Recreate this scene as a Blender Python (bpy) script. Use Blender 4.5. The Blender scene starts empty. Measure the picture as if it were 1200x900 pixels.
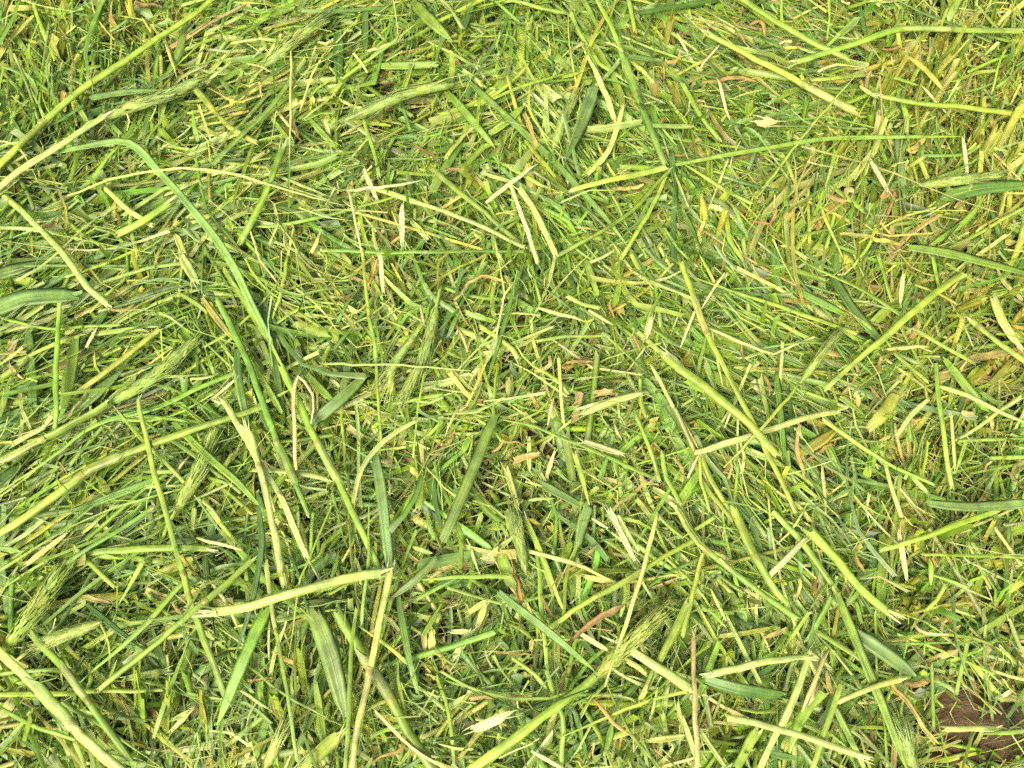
import bpy, math
import numpy as np
from mathutils import Vector, Matrix

# ---------------------------------------------------------------- camera, sky, sun, exposure
scene = bpy.context.scene
col = scene.collection
R = math.radians
TILT = R(16.0)          # camera leans this far from straight down
HEIGHT = 0.43           # metres above the soil
HFOV = R(61.0)
CAM = Vector((0.0, -HEIGHT * math.tan(TILT), HEIGHT))
FPX = 600.0 / math.tan(HFOV / 2)

cam = bpy.data.cameras.new("camera")
cam.sensor_fit = 'HORIZONTAL'
cam.angle = HFOV
cam.clip_start = 0.01
cam.clip_end = 200.0
cam.dof.use_dof = True
cam.dof.focus_distance = 0.425
cam.dof.aperture_fstop = 16.0
cam_ob = bpy.data.objects.new("camera", cam)
cam_ob.location = CAM
cam_ob.rotation_euler = (TILT, 0, 0)
col.objects.link(cam_ob)
scene.camera = cam_ob

SUN_EL, SUN_AZ = 58.0, 212.0     # degrees; azimuth clockwise from +Y (image up)
world = bpy.data.worlds.new("World")
scene.world = world
world.use_nodes = True
wn = world.node_tree
wn.nodes.clear()
w_out = wn.nodes.new("ShaderNodeOutputWorld")
w_bg = wn.nodes.new("ShaderNodeBackground")
w_sky = wn.nodes.new("ShaderNodeTexSky")
w_sky.sky_type = 'NISHITA'
w_sky.sun_disc = False
w_sky.sun_elevation = R(SUN_EL)
w_sky.sun_rotation = R(SUN_AZ)
w_sky.air_density = 1.0
w_sky.dust_density = 8.0
w_sky.ozone_density = 0.1
w_bg.inputs["Strength"].default_value = 0.12
wn.links.new(w_sky.outputs[0], w_bg.inputs[0])
wn.links.new(w_bg.outputs[0], w_out.inputs[0])

sun = bpy.data.lights.new("sun", 'SUN')
sun.energy = 1.5
sun.angle = R(20.0)
sun.color = (1.0, 0.97, 0.92)
sun_ob = bpy.data.objects.new("sun", sun)
sd = Vector((math.sin(R(SUN_AZ)) * math.cos(R(SUN_EL)), math.cos(R(SUN_AZ)) * math.cos(R(SUN_EL)), math.sin(R(SUN_EL))))
sun_ob.rotation_euler = sd.to_track_quat('Z', 'Y').to_euler()
sun_ob.location = sd * 5
col.objects.link(sun_ob)

scene.view_settings.view_transform = 'Standard'
scene.view_settings.look = 'None'
scene.view_settings.exposure = 1.36
scene.view_settings.gamma = 1.0
scene.view_settings.use_curve_mapping = False
scene.cycles.use_denoising = False
scene.cycles.max_bounces = 10
scene.cycles.diffuse_bounces = 5
scene.cycles.transmission_bounces = 6

rng = np.random.default_rng(11)

# ---------------------------------------------------------------- helpers
CT, ST = math.cos(TILT), math.sin(TILT)
def at(px, py, z):
    """The point at height z that the photograph shows at pixel (px, py) of 1200 x 900."""
    x, y = (px - 600.0) / FPX, -(py - 450.0) / FPX
    d = Vector((x, y * CT + ST, y * ST - CT))
    k = (z - CAM.z) / d.z
    return CAM + d * k
def px_size(p):
    """Metres that one photograph pixel spans at point p."""
    v = p - CAM
    depth = v.dot(Vector((0, ST, -CT)))
    return depth / FPX
def to_px(X, Y, z=0.02):
    vx, vy, vz = X - CAM.x, Y - CAM.y, z - CAM.z
    depth = vy * ST - vz * CT
    upc = vy * CT + vz * ST
    return 600 + FPX * vx / depth, 450 - FPX * upc / depth

COLOURS = {   # linear base colours
    'pale': (0.430, 0.530, 0.140),
    'white': (0.52, 0.59, 0.26),
    'lime': (0.285, 0.420, 0.042),
    'leaf': (0.218, 0.358, 0.038),
    'green': (0.155, 0.295, 0.038),
    'dark': (0.105, 0.212, 0.038),
    'blue': (0.180, 0.295, 0.068),
    'olive':  (0.325, 0.370, 0.050),
    'yellow': (0.445, 0.450, 0.085),
    'straw':  (0.52, 0.48, 0.20),
    'ochre':  (0.46, 0.375, 0.11),
    'tan':    (0.41, 0.36, 0.13),
    'orange': (0.38, 0.285, 0.080),
    'dull': (0.235, 0.360, 0.080),
    'brown':  (0.265, 0.195, 0.065),
    'earth':  (0.12, 0.080, 0.040),
}
WORD = {'pale': 'pale', 'white': 'whitish', 'lime': 'lime green', 'leaf': 'fresh green', 'green': 'mid green', 'dark': 'dark green',
        'blue': 'blue-green', 'olive': 'olive', 'yellow': 'yellow', 'straw': 'straw-coloured', 'ochre': 'ochre', 'tan': 'tan',
        'orange': 'orange-brown', 'dull': 'soft green', 'brown': 'brown', 'earth': 'dark brown'}
def C(name):
    return np.array(COLOURS[name])

def plant_material(name, rough=0.42, spec=0.45, trans=0.30, vein=0.22, blotch=0.25):
    """Plant tissue: base colour per piece, long fibres along it, faint blotches, light let through."""
    m = bpy.data.materials.new(name)
    m.use_nodes = True
    nt = m.node_tree
    nt.nodes.clear()
    N = nt.nodes.new
    L = nt.links.new
    out = N("ShaderNodeOutputMaterial")
    a = N("ShaderNodeAttribute"); a.attribute_name = "tint"
    s = N("ShaderNodeAttribute"); s.attribute_name = "st"
    mp = N("ShaderNodeMapping"); mp.inputs["Scale"].default_value = (45.0, 210.0, 1.0)
    L(s.outputs["Vector"], mp.inputs[0])
    n1 = N("ShaderNodeTexNoise"); n1.inputs["Scale"].default_value = 1.0; n1.inputs["Detail"].default_value = 3.0
    L(mp.outputs[0], n1.inputs["Vector"])
    r1 = N("ShaderNodeMapRange")
    r1.inputs["From Min"].default_value = 0.3; r1.inputs["From Max"].default_value = 0.7
    r1.inputs["To Min"].default_value = 1.0 - vein; r1.inputs["To Max"].default_value = 1.0 + vein
    L(n1.outputs["Fac"], r1.inputs["Value"])
    geo = N("ShaderNodeNewGeometry")
    n2 = N("ShaderNodeTexNoise"); n2.inputs["Scale"].default_value = 170.0; n2.inputs["Detail"].default_value = 2.0
    L(geo.outputs["Position"], n2.inputs["Vector"])
    r2 = N("ShaderNodeMapRange")
    r2.inputs["From Min"].default_value = 0.3; r2.inputs["From Max"].default_value = 0.7
    r2.inputs["To Min"].default_value = 1.0 - blotch; r2.inputs["To Max"].default_value = 1.0 + blotch * 0.7
    L(n2.outputs["Fac"], r2.inputs["Value"])
    mul = N("ShaderNodeMath"); mul.operation = 'MULTIPLY'
    L(r1.outputs[0], mul.inputs[0]); L(r2.outputs[0], mul.inputs[1])
    vm = N("ShaderNodeVectorMath"); vm.operation = 'SCALE'
    L(a.outputs["Color"], vm.inputs[0]); L(mul.outputs[0], vm.inputs["Scale"])
    n3 = N("ShaderNodeTexNoise"); n3.inputs["Scale"].default_value = 75.0; n3.inputs["Detail"].default_value = 3.0
    L(geo.outputs["Position"], n3.inputs["Vector"])
    r3 = N("ShaderNodeMapRange"); r3.inputs["From Min"].default_value = 0.42; r3.inputs["From Max"].default_value = 0.72; r3.inputs["To Max"].default_value = 0.7
    L(n3.outputs["Fac"], r3.inputs["Value"])
    drift = N("ShaderNodeMix"); drift.data_type = 'RGBA'; drift.blend_type = 'MULTIPLY'
    L(r3.outputs[0], drift.inputs["Factor"]); L(vm.outputs[0], drift.inputs["A"]); drift.inputs["B"].default_value = (1.18, 1.0, 0.70, 1)
    vm = drift
    vm_out = drift.outputs["Result"]
    p = N("ShaderNodeBsdfPrincipled")
    p.inputs["Roughness"].default_value = rough
    p.inputs["Specular IOR Level"].default_value = spec
    L(vm_out, p.inputs["Base Color"])
    b = N("ShaderNodeBump"); b.inputs["Strength"].default_value = 0.35; b.inputs["Distance"].default_value = 0.0004
    L(n1.outputs["Fac"], b.inputs["Height"]); L(b.outputs[0], p.inputs["Normal"])
    t = N("ShaderNodeBsdfTranslucent")
    L(vm_out, t.inputs["Color"])
    mx = N("ShaderNodeMixShader"); mx.inputs[0].default_value = trans
    L(p.outputs[0], mx.inputs[1]); L(t.outputs[0], mx.inputs[2]); L(mx.outputs[0], out.inputs[0])
    return m
M_STEM = plant_material("stem_tissue", 0.44, 0.42, 0.28, 0.30, 0.28)
M_BLADE = plant_material("leaf_tissue", 0.40, 0.55, 0.42, 0.28, 0.26)
M_HEAD = plant_material("seed_head_tissue", 0.55, 0.35, 0.40, 0.25, 0.20)
M_DRY = plant_material("dead_leaf_tissue", 0.66, 0.25, 0.32, 0.30, 0.40)
M_CUT = plant_material("cut_pith_tissue", 0.60, 0.3, 0.32, 0.28, 0.18)

class MB:
    """Collects verts, faces, tint and fibre coordinates; build() links them as one mesh object."""
    def __init__(self):
        self.v, self.f, self.c, self.s = [], [], [], []
    def add(self, v, f, c, s):
        o = len(self.v)
        self.v += v; self.c += c; self.s += s
        self.f += [tuple(i + o for i in q) for q in f]
    def build(self, name, mat, parent=None, origin=None):
        me = bpy.data.meshes.new(name)
        v = np.array(self.v, dtype=np.float64)
        if origin is not None:
            v = v - np.array(origin)
        me.from_pydata([tuple(x) for x in v], [], self.f)
        me.attributes.new("tint", 'FLOAT_COLOR', 'POINT').data.foreach_set("color", np.c_[np.array(self.c), np.ones(len(v))].ravel().astype(np.float32))
        me.attributes.new("st", 'FLOAT_VECTOR', 'POINT').data.foreach_set("vector", np.array(self.s, dtype=np.float32).ravel())
        me.polygons.foreach_set("use_smooth", np.ones(len(me.polygons), dtype=bool))
        me.materials.append(mat)
        ob = bpy.data.objects.new(name, me)
        col.objects.link(ob)
        if parent is not None:
            ob.parent = parent
        elif origin is not None:
            ob.location = origin
        return ob

def spline(pts, step):
    """Catmull-Rom through pts (Vectors), resampled to about `step` metres."""
    P = [np.array(p) for p in pts]
    P = [2 * P[0] - P[1]] + P + [2 * P[-1] - P[-2]]
    out = []
    for i in range(1, len(P) - 2):
        n = max(2, int(np.linalg.norm(P[i + 1] - P[i]) / step))
        for k in range(n):
            t = k / n
            out.append(0.5 * (2 * P[i] + (P[i + 1] - P[i - 1]) * t + (2 * P[i - 1] - 5 * P[i] + 4 * P[i + 1] - P[i + 2]) * t * t
                              + (-P[i - 1] + 3 * P[i] - 3 * P[i + 1] + P[i + 2]) * t ** 3))
    out.append(P[-2])
    return np.array(out)

def frames(path):
    T = np.gradient(path, axis=0)
    T /= np.linalg.norm(T, axis=1)[:, None] + 1e-12
    up = np.array([0, 0, 1.0])
    S = np.cross(T, up)
    n = np.linalg.norm(S, axis=1)
    S[n < 0.15] = np.array([1.0, 0, 0])
    S /= np.linalg.norm(S, axis=1)[:, None]
    N = np.cross(S, T)
    N /= np.linalg.norm(N, axis=1)[:, None]
    return T, S, N

def sweep(mb, path, prof, width, tints, roll=0.0, closed=True, jag=0.0, cap=False):
    """Sweep a profile (list of (across, up), unit width) along path; width and tints are per path point."""
    T, S, N = frames(path)
    n, k = len(path), len(prof)
    prof = np.array(prof)
    d = np.r_[0, np.cumsum(np.linalg.norm(np.diff(path, axis=0), axis=1))]
    r0 = rng.uniform(0, 50)
    roll = np.broadcast_to(np.asarray(roll, float), (n,))
    v, c, s = [], [], []
    j0, j1 = rng.uniform(-jag, jag, k), rng.uniform(-jag, jag, k)
    for i in range(n):
        cr, sr = math.cos(roll[i]), math.sin(roll[i])
        A, B = S[i] * cr + N[i] * sr, N[i] * cr - S[i] * sr
        ext = j0 if i == 0 else (j1 if i == n - 1 else None)
        for q in range(k):
            p = path[i] + (A * prof[q, 0] + B * prof[q, 1]) * width[i]
            if ext is not None:
                p = p + T[i] * ext[q] * width[i]
            v.append(p); c.append(tints[i]); s.append((d[i], prof[q, 0] * 0.02 + r0 if not closed else math.atan2(prof[q, 1], prof[q, 0]) * 0.006 + r0, r0))
    f = []
    m = k if closed else k - 1
    for i in range(n - 1):
        for q in range(m):
            a, b = i * k + q, i * k + (q + 1) % k
            f.append((a, b, b + k, a + k))
    if cap and closed:
        f.append(tuple(range(k))[::-1]); f.append(tuple(range((n - 1) * k, n * k)))
    mb.add(v, f, c, s)

CIRCLE = [(0.5 * math.cos(a), 0.5 * math.sin(a)) for a in np.linspace(0, 2 * math.pi, 9)[:-1]]
VLENS = [(-0.5, 0.10), (-0.25, 0.045), (0.0, -0.02), (0.25, 0.045), (0.5, 0.10), (0.25, -0.01), (0.0, -0.10), (-0.25, -0.01)]

def tag(o, label, cat, group=None, kind=None):
    if label: o["label"] = label
    if cat: o["category"] = cat
    if group: o["group"] = group
    if kind: o["kind"] = kind
    return o
def empty(name, loc):
    o = bpy.data.objects.new(name, None)
    o.location = loc
    o.empty_display_size = 0.005
    col.objects.link(o)
    return o
def jit(c, amount=0.10):
    c = np.array(c) * (1 + rng.normal(0, amount * 0.7)) * (1 + rng.normal(0, amount * 0.5, 3))
    return np.clip(c, 0.01, 0.85)

# ---------------------------------------------------------------- soil
def soil_material():
    m = bpy.data.materials.new("crumbly_soil")
    m.use_nodes = True
    nt = m.node_tree; N = nt.nodes.new; L = nt.links.new
    p = nt.nodes["Principled BSDF"]
    p.inputs["Roughness"].default_value = 0.95
    p.inputs["Specular IOR Level"].default_value = 0.15
    tc = N("ShaderNodeTexCoord")
    n1 = N("ShaderNodeTexNoise"); n1.inputs["Scale"].default_value = 60.0; n1.inputs["Detail"].default_value = 8.0; n1.inputs["Roughness"].default_value = 0.7
    n2 = N("ShaderNodeTexNoise"); n2.inputs["Scale"].default_value = 600.0; n2.inputs["Detail"].default_value = 4.0
    L(tc.outputs["Object"], n1.inputs["Vector"]); L(tc.outputs["Object"], n2.inputs["Vector"])
    cr = N("ShaderNodeValToRGB")
    cr.color_ramp.elements[0].color = (0.045, 0.030, 0.015, 1); cr.color_ramp.elements[0].position = 0.3
    cr.color_ramp.elements[1].color = (0.150, 0.098, 0.046, 1); cr.color_ramp.elements[1].position = 0.72
    L(n1.outputs["Fac"], cr.inputs[0]); L(cr.outputs[0], p.inputs["Base Color"])
    ad = N("ShaderNodeMath"); ad.operation = 'ADD'
    L(n1.outputs["Fac"], ad.inputs[0]); L(n2.outputs["Fac"], ad.inputs[1])
    b = N("ShaderNodeBump"); b.inputs["Strength"].default_value = 0.9; b.inputs["Distance"].default_value = 0.004
    L(ad.outputs[0], b.inputs["Height"]); L(b.outputs[0], p.inputs["Normal"])
    return m

def smooth_noise(X, Y, seed, freqs):
    g = np.random.default_rng(seed)
    z = np.zeros_like(X)
    for f, a in freqs:
        for _ in range(5):
            th = g.uniform(0, 2 * np.pi); ph = g.uniform(0, 2 * np.pi); ff = f * g.uniform(0.7, 1.4)
            z += a / 2.2 * np.sin(ff * (X * np.cos(th) + Y * np.sin(th)) + ph)
    return z
def build_soil():
    xs = np.r_[-30, -8, -3, -1.5, np.linspace(-0.9, 0.9, 230), 1.5, 3, 8, 30]
    X, Y = np.meshgrid(xs, xs)
    Z = smooth_noise(X, Y, 5, [(60, 0.0012), (160, 0.0008), (420, 0.0005), (900, 0.0003)])
    px, py = to_px(X, Y, 0.0)
    for cx, cy, rx, ry, hgt in ((1122, 815, 50, 26, 0.014), (1135, 874, 60, 36, 0.012), (1185, 845, 40, 40, 0.009), (447, 100, 16, 12, 0.012), (175, 8, 26, 16, 0.008)):   # clods that show between the grass
        g = np.exp(-(((px - cx) / rx) ** 2 + ((py - cy) / ry) ** 2))
        Z += g * hgt * (1 + smooth_noise(X, Y, 8, [(300, 0.25), (800, 0.22)]))
    n = len(xs)
    v = np.c_[X.ravel(), Y.ravel(), Z.ravel()]
    i = np.arange(n * n).reshape(n, n)
    f = np.c_[i[:-1, :-1].ravel(), i[:-1, 1:].ravel(), i[1:, 1:].ravel(), i[1:, :-1].ravel()]
    me = bpy.data.meshes.new("soil")
    me.from_pydata(v.tolist(), [], f.tolist())
    me.polygons.foreach_set("use_smooth", np.ones(len(me.polygons), dtype=bool))
    me.materials.append(soil_material())
    o = bpy.data.objects.new("soil", me)
    col.objects.link(o)
    tag(o, "reddish brown crumbly soil showing in gaps between the cut grass", "soil", kind="structure")
build_soil()

# ---------------------------------------------------------------- the mat of clippings, shreds, thatch and stubble (uncountable: stuff)
# what the mat is like across the photograph: x, y, main angle (degrees), how aligned, then shares of colours
#          x     y    ang  al   yel  dark pale brown short
FIELD = [
    (100,   70,  100, .5,  .34, .15, .20, .10, .4), (300,  100,   24, .7,  .12, .18, .34, .05, .3), (500,  100,   35, .2,  .16, .20, .26, .10, .5),
    (700,  100,  -60, .4,  .12, .34, .22, .04, .3), (900,   80,  -28, .5,  .22, .22, .20, .24, .4), (1130, 120,   66, .6,  .78, .08, .26, .16, .4),
    (100,  230,   30, .4,  .20, .22, .30, .04, .4), (450,  280,  -35, .3,  .14, .24, .32, .12, .6), (700,  270,  -62, .4,  .14, .36, .20, .05, .3),
    (1000, 260,   60, .3,  .44, .16, .30, .12, .6), (100,  400,   28, .7,  .08, .46, .18, .05, .1), (300,  420,  -50, .3,  .08, .34, .26, .03, .3),
    (520,  440,   60, .1,  .12, .20, .42, .08, .9), (700,  450,   30, .1,  .12, .16, .52, .14, .9), (930,  400,  -34, .8,  .10, .34, .28, .05, .1),
    (1130, 400,   40, .3,  .52, .16, .24, .22, .4), (80,   600,   35, .8,  .06, .50, .16, .06, .1), (280,  650,   20, .1,  .22, .28, .22, .05, .5),
    (600,  650,  -50, .1,  .16, .28, .30, .16, .7), (900,  630,  -52, .6,  .10, .38, .28, .06, .2), (1120, 650,   70, .3,  .40, .16, .20, .30, .5),
    (80,   850,  -45, .4,  .26, .30, .22, .06, .3), (320,  850,   88, .4,  .22, .34, .24, .05, .4), (600,  850,   50, .2,  .14, .34, .28, .08, .6),
    (880,  840,   62, .4,  .10, .26, .40, .06, .3), (1130, 850,   40, .2,  .22, .26, .22, .50, .5),
]
FA = np.array(FIELD)
def field(px, py):
    d2 = (px[:, None] - FA[None, :, 0]) ** 2 + (py[:, None] - FA[None, :, 1]) ** 2 + 70.0 ** 2
    w = 1.0 / d2 ** 2.2
    w /= w.sum(1)[:, None]
    a = np.radians(FA[:, 2])
    ang = 0.5 * np.arctan2((w * np.sin(2 * a)).sum(1), (w * np.cos(2 * a)).sum(1))
    return ang, np.minimum(.92, 1.25 * (w @ FA[:, 3])), w @ FA[:, 4], w @ FA[:, 5], w @ FA[:, 6], w @ FA[:, 7], w @ FA[:, 8]
# places where the mat is thin and the ground shows: x, y, radius, how bare
BARE = [(1122, 815, 32, .66), (1128, 868, 26, .5), (1185, 840, 24, .3), (447, 98, 15, .95), (178, 8, 22, .8), (1045, 30, 14, .8), (1120, 140, 14, .5), (900, 60, 22, .55),
        (548, 585, 14, .5), (1190, 380, 30, .5), (640, 520, 20, .45), (850, 150, 20, .5), (380, 300, 14, .5), (1060, 655, 26, .4), (20, 290, 18, .6), (140, 360, 12, .6)]
def bareness(px, py):
    b = np.zeros_like(px)
    for x, y, r, s in BARE:
        b = np.maximum(b, s * np.exp(-(((px - x) ** 2 + (py - y) ** 2) / r ** 2) ** 1.5))
    return b
def thickness(X, Y):
    return np.clip(0.86 + smooth_noise(X, Y, 21, [(35, 0.20), (110, 0.22), (240, 0.12)]), 0.30, 1.3)

def heading(x, y, ang, al, g, spreadang=.33):
    n = len(x)
    local = smooth_noise(x, y, 33, [(38, 1.5), (90, .8)])
    h = np.where(g.random(n) < .5, local + g.normal(0, .4, n), g.uniform(0, np.pi, n))
    return np.where(g.random(n) < al, ang + g.normal(0, spreadang, n), h) + np.pi * g.integers(0, 2, n)
def palette(n, g, yel, dark, pale, brown):
    """A colour for each piece, drawn from the shares of the place it lies in."""
    u = g.random(n)
    out = np.empty((n, 3))
    base = np.array([COLOURS['lime'], COLOURS['leaf'], COLOURS['green']])
    out[:] = base[g.integers(0, 3, n)]
    edges = np.cumsum(np.c_[pale * 0.55, dark * 0.75, yel * 0.62, brown * 0.36], axis=1)
    k = u < edges[:, 0]
    out[k] = C('pale') * (0.72 + 0.3 * g.random((k.sum(), 1)))
    k = (u >= edges[:, 0]) & (u < edges[:, 1])
    q = .35 + .65 * g.random((k.sum(), 1)); out[k] = C('dark') * q + C('blue') * (1 - q)
    k = (u >= edges[:, 1]) & (u < edges[:, 2])
    q = g.random((k.sum(), 1)); out[k] = C('olive') * q + C('yellow') * (1 - q)
    k = (u >= edges[:, 2]) & (u < edges[:, 3])
    q = g.random((k.sum(), 1)); out[k] = C('ochre') * q + C('brown') * (1 - q)
    out *= np.exp(g.normal(0, 0.21, (n, 1))) * np.exp(g.normal(0, 0.06, (n, 3)))
    return np.clip(out, 0.01, 0.8)

def ribbons(P, head, pitch, roll, L, W, bend, droop, fold, tint, tipt, taper, nseg, g, across=3, ripple=None):
    """Many thin folded strips at once -> verts, quads, tints, fibre coordinates."""
    n = len(P)
    t = np.linspace(-0.5, 0.5, nseg + 1)
    d = np.c_[np.cos(head) * np.cos(pitch), np.sin(head) * np.cos(pitch), np.sin(pitch)]
    side = np.c_[-np.sin(head), np.cos(head), np.zeros(n)]
    nor = np.cross(d, side)
    S = side * np.cos(roll)[:, None] + nor * np.sin(roll)[:, None]
    Nn = nor * np.cos(roll)[:, None] - side * np.sin(roll)[:, None]
    cen = P[:, None, :] + d[:, None, :] * (L[:, None] * t)[..., None] + side[:, None, :] * (bend * L)[:, None, None] * (4 * t ** 2)[None, :, None]
    k0 = g.uniform(-.3, .3, n); ka = np.where(g.random(n) < .38, g.normal(0, .30, n), 0.0)
    cen += side[:, None, :] * ((ka * L)[:, None] * np.abs(t[None] - k0[:, None]))[..., None]
    cen += side[:, None, :] * ((g.normal(0, .022, n) * L)[:, None] * np.sin(7 * t[None] + g.uniform(0, 6, n)[:, None]))[..., None]
    cen[..., 2] -= (droop * L)[:, None] * (4 * t ** 2)[None]
    tw = 1 - taper[:, None] * np.clip((t + 0.5), 0, 1)[None] ** 1.6
    tw = tw * (1 + g.normal(0, .13, tw.shape))
    a = np.linspace(-0.5, 0.5, across)
    off = S[:, None, None, :] * (W[:, None, None] * tw[..., None] * a)[..., None]
    if across == 3:
        off = off + Nn[:, None, None, :] * ((fold * W)[:, None, None] * tw[..., None] * np.array([0, 1, 0]))[..., None]
    V = cen[:, :, None, :] + off
    jag0, jag1 = g.uniform(-0.7, 0.7, (n, across)), g.uniform(-0.7, 0.7, (n, across))
    V[:, 0] += d[:, None, :] * (jag0 * W[:, None])[..., None]
    V[:, -1] += d[:, None, :] * (jag1 * W[:, None] * tw[:, -1:])[..., None]
    V[..., 2] = np.maximum(V[..., 2], 0.0006)
    T = np.repeat(np.repeat(tint[:, None, None, :], nseg + 1, 1), across, 2)
    e = (np.abs(t) > 0.42)[None, :, None, None] * tipt[:, None, None, None] * .65
    T = T * (1 - e) + C('white') * e
    st = np.empty(V.shape)
    r0 = g.uniform(0, 60, n)
    st[..., 0] = (L[:, None] * t)[..., None]
    st[..., 1] = (a * 0.02)[None, None, :] + r0[:, None, None]
    st[..., 2] = r0[:, None, None]
    m = (nseg + 1) * across
    i = np.arange(nseg)[:, None] * across + np.arange(across - 1)[None]
    q = np.stack([i, i + 1, i + 1 + across, i + across], -1).reshape(-1, 4)
    F = (q[None] + (np.arange(n) * m)[:, None, None]).reshape(-1, 4)
    return V.reshape(-1, 3), F, T.reshape(-1, 3), st.reshape(-1, 3)

def tubes(P, head, pitch, L, W, bend, tint, tipt, nseg, g, sides=6):
    n = len(P)
    t = np.linspace(-0.5, 0.5, nseg + 1)
    d = np.c_[np.cos(head) * np.cos(pitch), np.sin(head) * np.cos(pitch), np.sin(pitch)]
    side = np.c_[-np.sin(head), np.cos(head), np.zeros(n)]
    nor = np.cross(d, side)
    cen = P[:, None, :] + d[:, None, :] * (L[:, None] * t)[..., None] + side[:, None, :] * (bend * L)[:, None, None] * (4 * t ** 2)[None, :, None]
    k0 = g.uniform(-.3, .3, n); ka = np.where(g.random(n) < .3, g.normal(0, .16, n), 0.0)
    cen += side[:, None, :] * ((ka * L)[:, None] * np.abs(t[None] - k0[:, None]))[..., None]
    th = np.linspace(0, 2 * np.pi, sides, endpoint=False)
    flat = g.uniform(0.6, 1.0, n)
    V = cen[:, :, None, :] + side[:, None, None, :] * (W[:, None] * 0.5 * np.cos(th)[None])[:, None, :, None] + nor[:, None, None, :] * ((W * flat)[:, None] * 0.5 * np.sin(th)[None])[:, None, :, None]
    V[:, 0] += d[:, None, :] * (g.uniform(-.6, .6, (n, sides)) * W[:, None])[..., None]
    V[:, -1] += d[:, None, :] * (g.uniform(-.6, .6, (n, sides)) * W[:, None])[..., None]
    V[..., 2] = np.maximum(V[..., 2], 0.0006)
    T = np.repeat(np.repeat(tint[:, None, None, :], nseg + 1, 1), sides, 2)
    e = (np.abs(t) > 0.42)[None, :, None, None] * tipt[:, None, None, None] * .65
    T = T * (1 - e) + C('white') * e
    st = np.empty(V.shape)
    r0 = g.uniform(0, 60, n)
    st[..., 0] = (L[:, None] * t)[..., None]
    st[..., 1] = (np.abs(th - np.pi) * 0.006)[None, None, :] + r0[:, None, None]
    st[..., 2] = r0[:, None, None]
    m = (nseg + 1) * sides
    i = np.arange(nseg)[:, None] * sides
    j = np.arange(sides)[None]
    q = np.stack([i + j, i + (j + 1) % sides, i + sides + (j + 1) % sides, i + sides + j], -1).reshape(-1, 4)
    F = (q[None] + (np.arange(n) * m)[:, None, None]).reshape(-1, 4)
    return V.reshape(-1, 3), F, T.reshape(-1, 3), st.reshape(-1, 3)

def stuff_object(name, chunks, mat, label, cat):
    vs, fs, ts, ss, o = [], [], [], [], 0
    for v, f, t, s in chunks:
        vs.append(v); fs.append(f + o); ts.append(t); ss.append(s); o += len(v)
    V, F, T, S = np.concatenate(vs), np.concatenate(fs), np.concatenate(ts), np.concatenate(ss)
    me = bpy.data.meshes.new(name)
    me.vertices.add(len(V)); me.vertices.foreach_set("co", V.astype(np.float32).ravel())
    me.loops.add(len(F) * 4); me.loops.foreach_set("vertex_index", F.astype(np.int32).ravel())
    me.polygons.add(len(F)); me.polygons.foreach_set("loop_start", np.arange(0, len(F) * 4, 4, dtype=np.int32))
    me.update(calc_edges=True)
    me.polygons.foreach_set("use_smooth", np.ones(len(F), dtype=bool))
    me.attributes.new("tint", 'FLOAT_COLOR', 'POINT').data.foreach_set("color", np.c_[T, np.ones(len(V))].astype(np.float32).ravel())
    me.attributes.new("st", 'FLOAT_VECTOR', 'POINT').data.foreach_set("vector", S.astype(np.float32).ravel())
    me.materials.append(mat)
    ob = bpy.data.objects.new(name, me)
    col.objects.link(ob)
    return tag(ob, label, cat, kind="stuff")

MATZ = 0.0185      # height of the mat's upper surface over the soil
def spread(n, g, box, framed=True):
    x = g.uniform(box[0], box[1], n); y = g.uniform(box[2], box[3], n)
    px, py = to_px(x, y)
    if framed:
        keep = g.random(n) > bareness(px, py)
        x, y, px, py = x[keep], y[keep], px[keep], py[keep]
    return x, y, px, py

def thinned(x, y, px, py, g):
    yel = field(px, py)[2]
    k = g.random(len(x)) > np.clip((yel - .30) * 1.3, 0, .6)
    return x[k], y[k], px[k], py[k]
def trimmed(x, y, head, L, g, framed):
    if not framed:
        return L
    worst = np.zeros_like(x)
    for t in (-.5, -.25, .25, .5):
        worst = np.maximum(worst, bareness(*to_px(x + np.cos(head) * L * t, y + np.sin(head) * L * t)))
    return np.where(g.random(len(x)) < worst * 1.3, L * .3, L)

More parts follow.
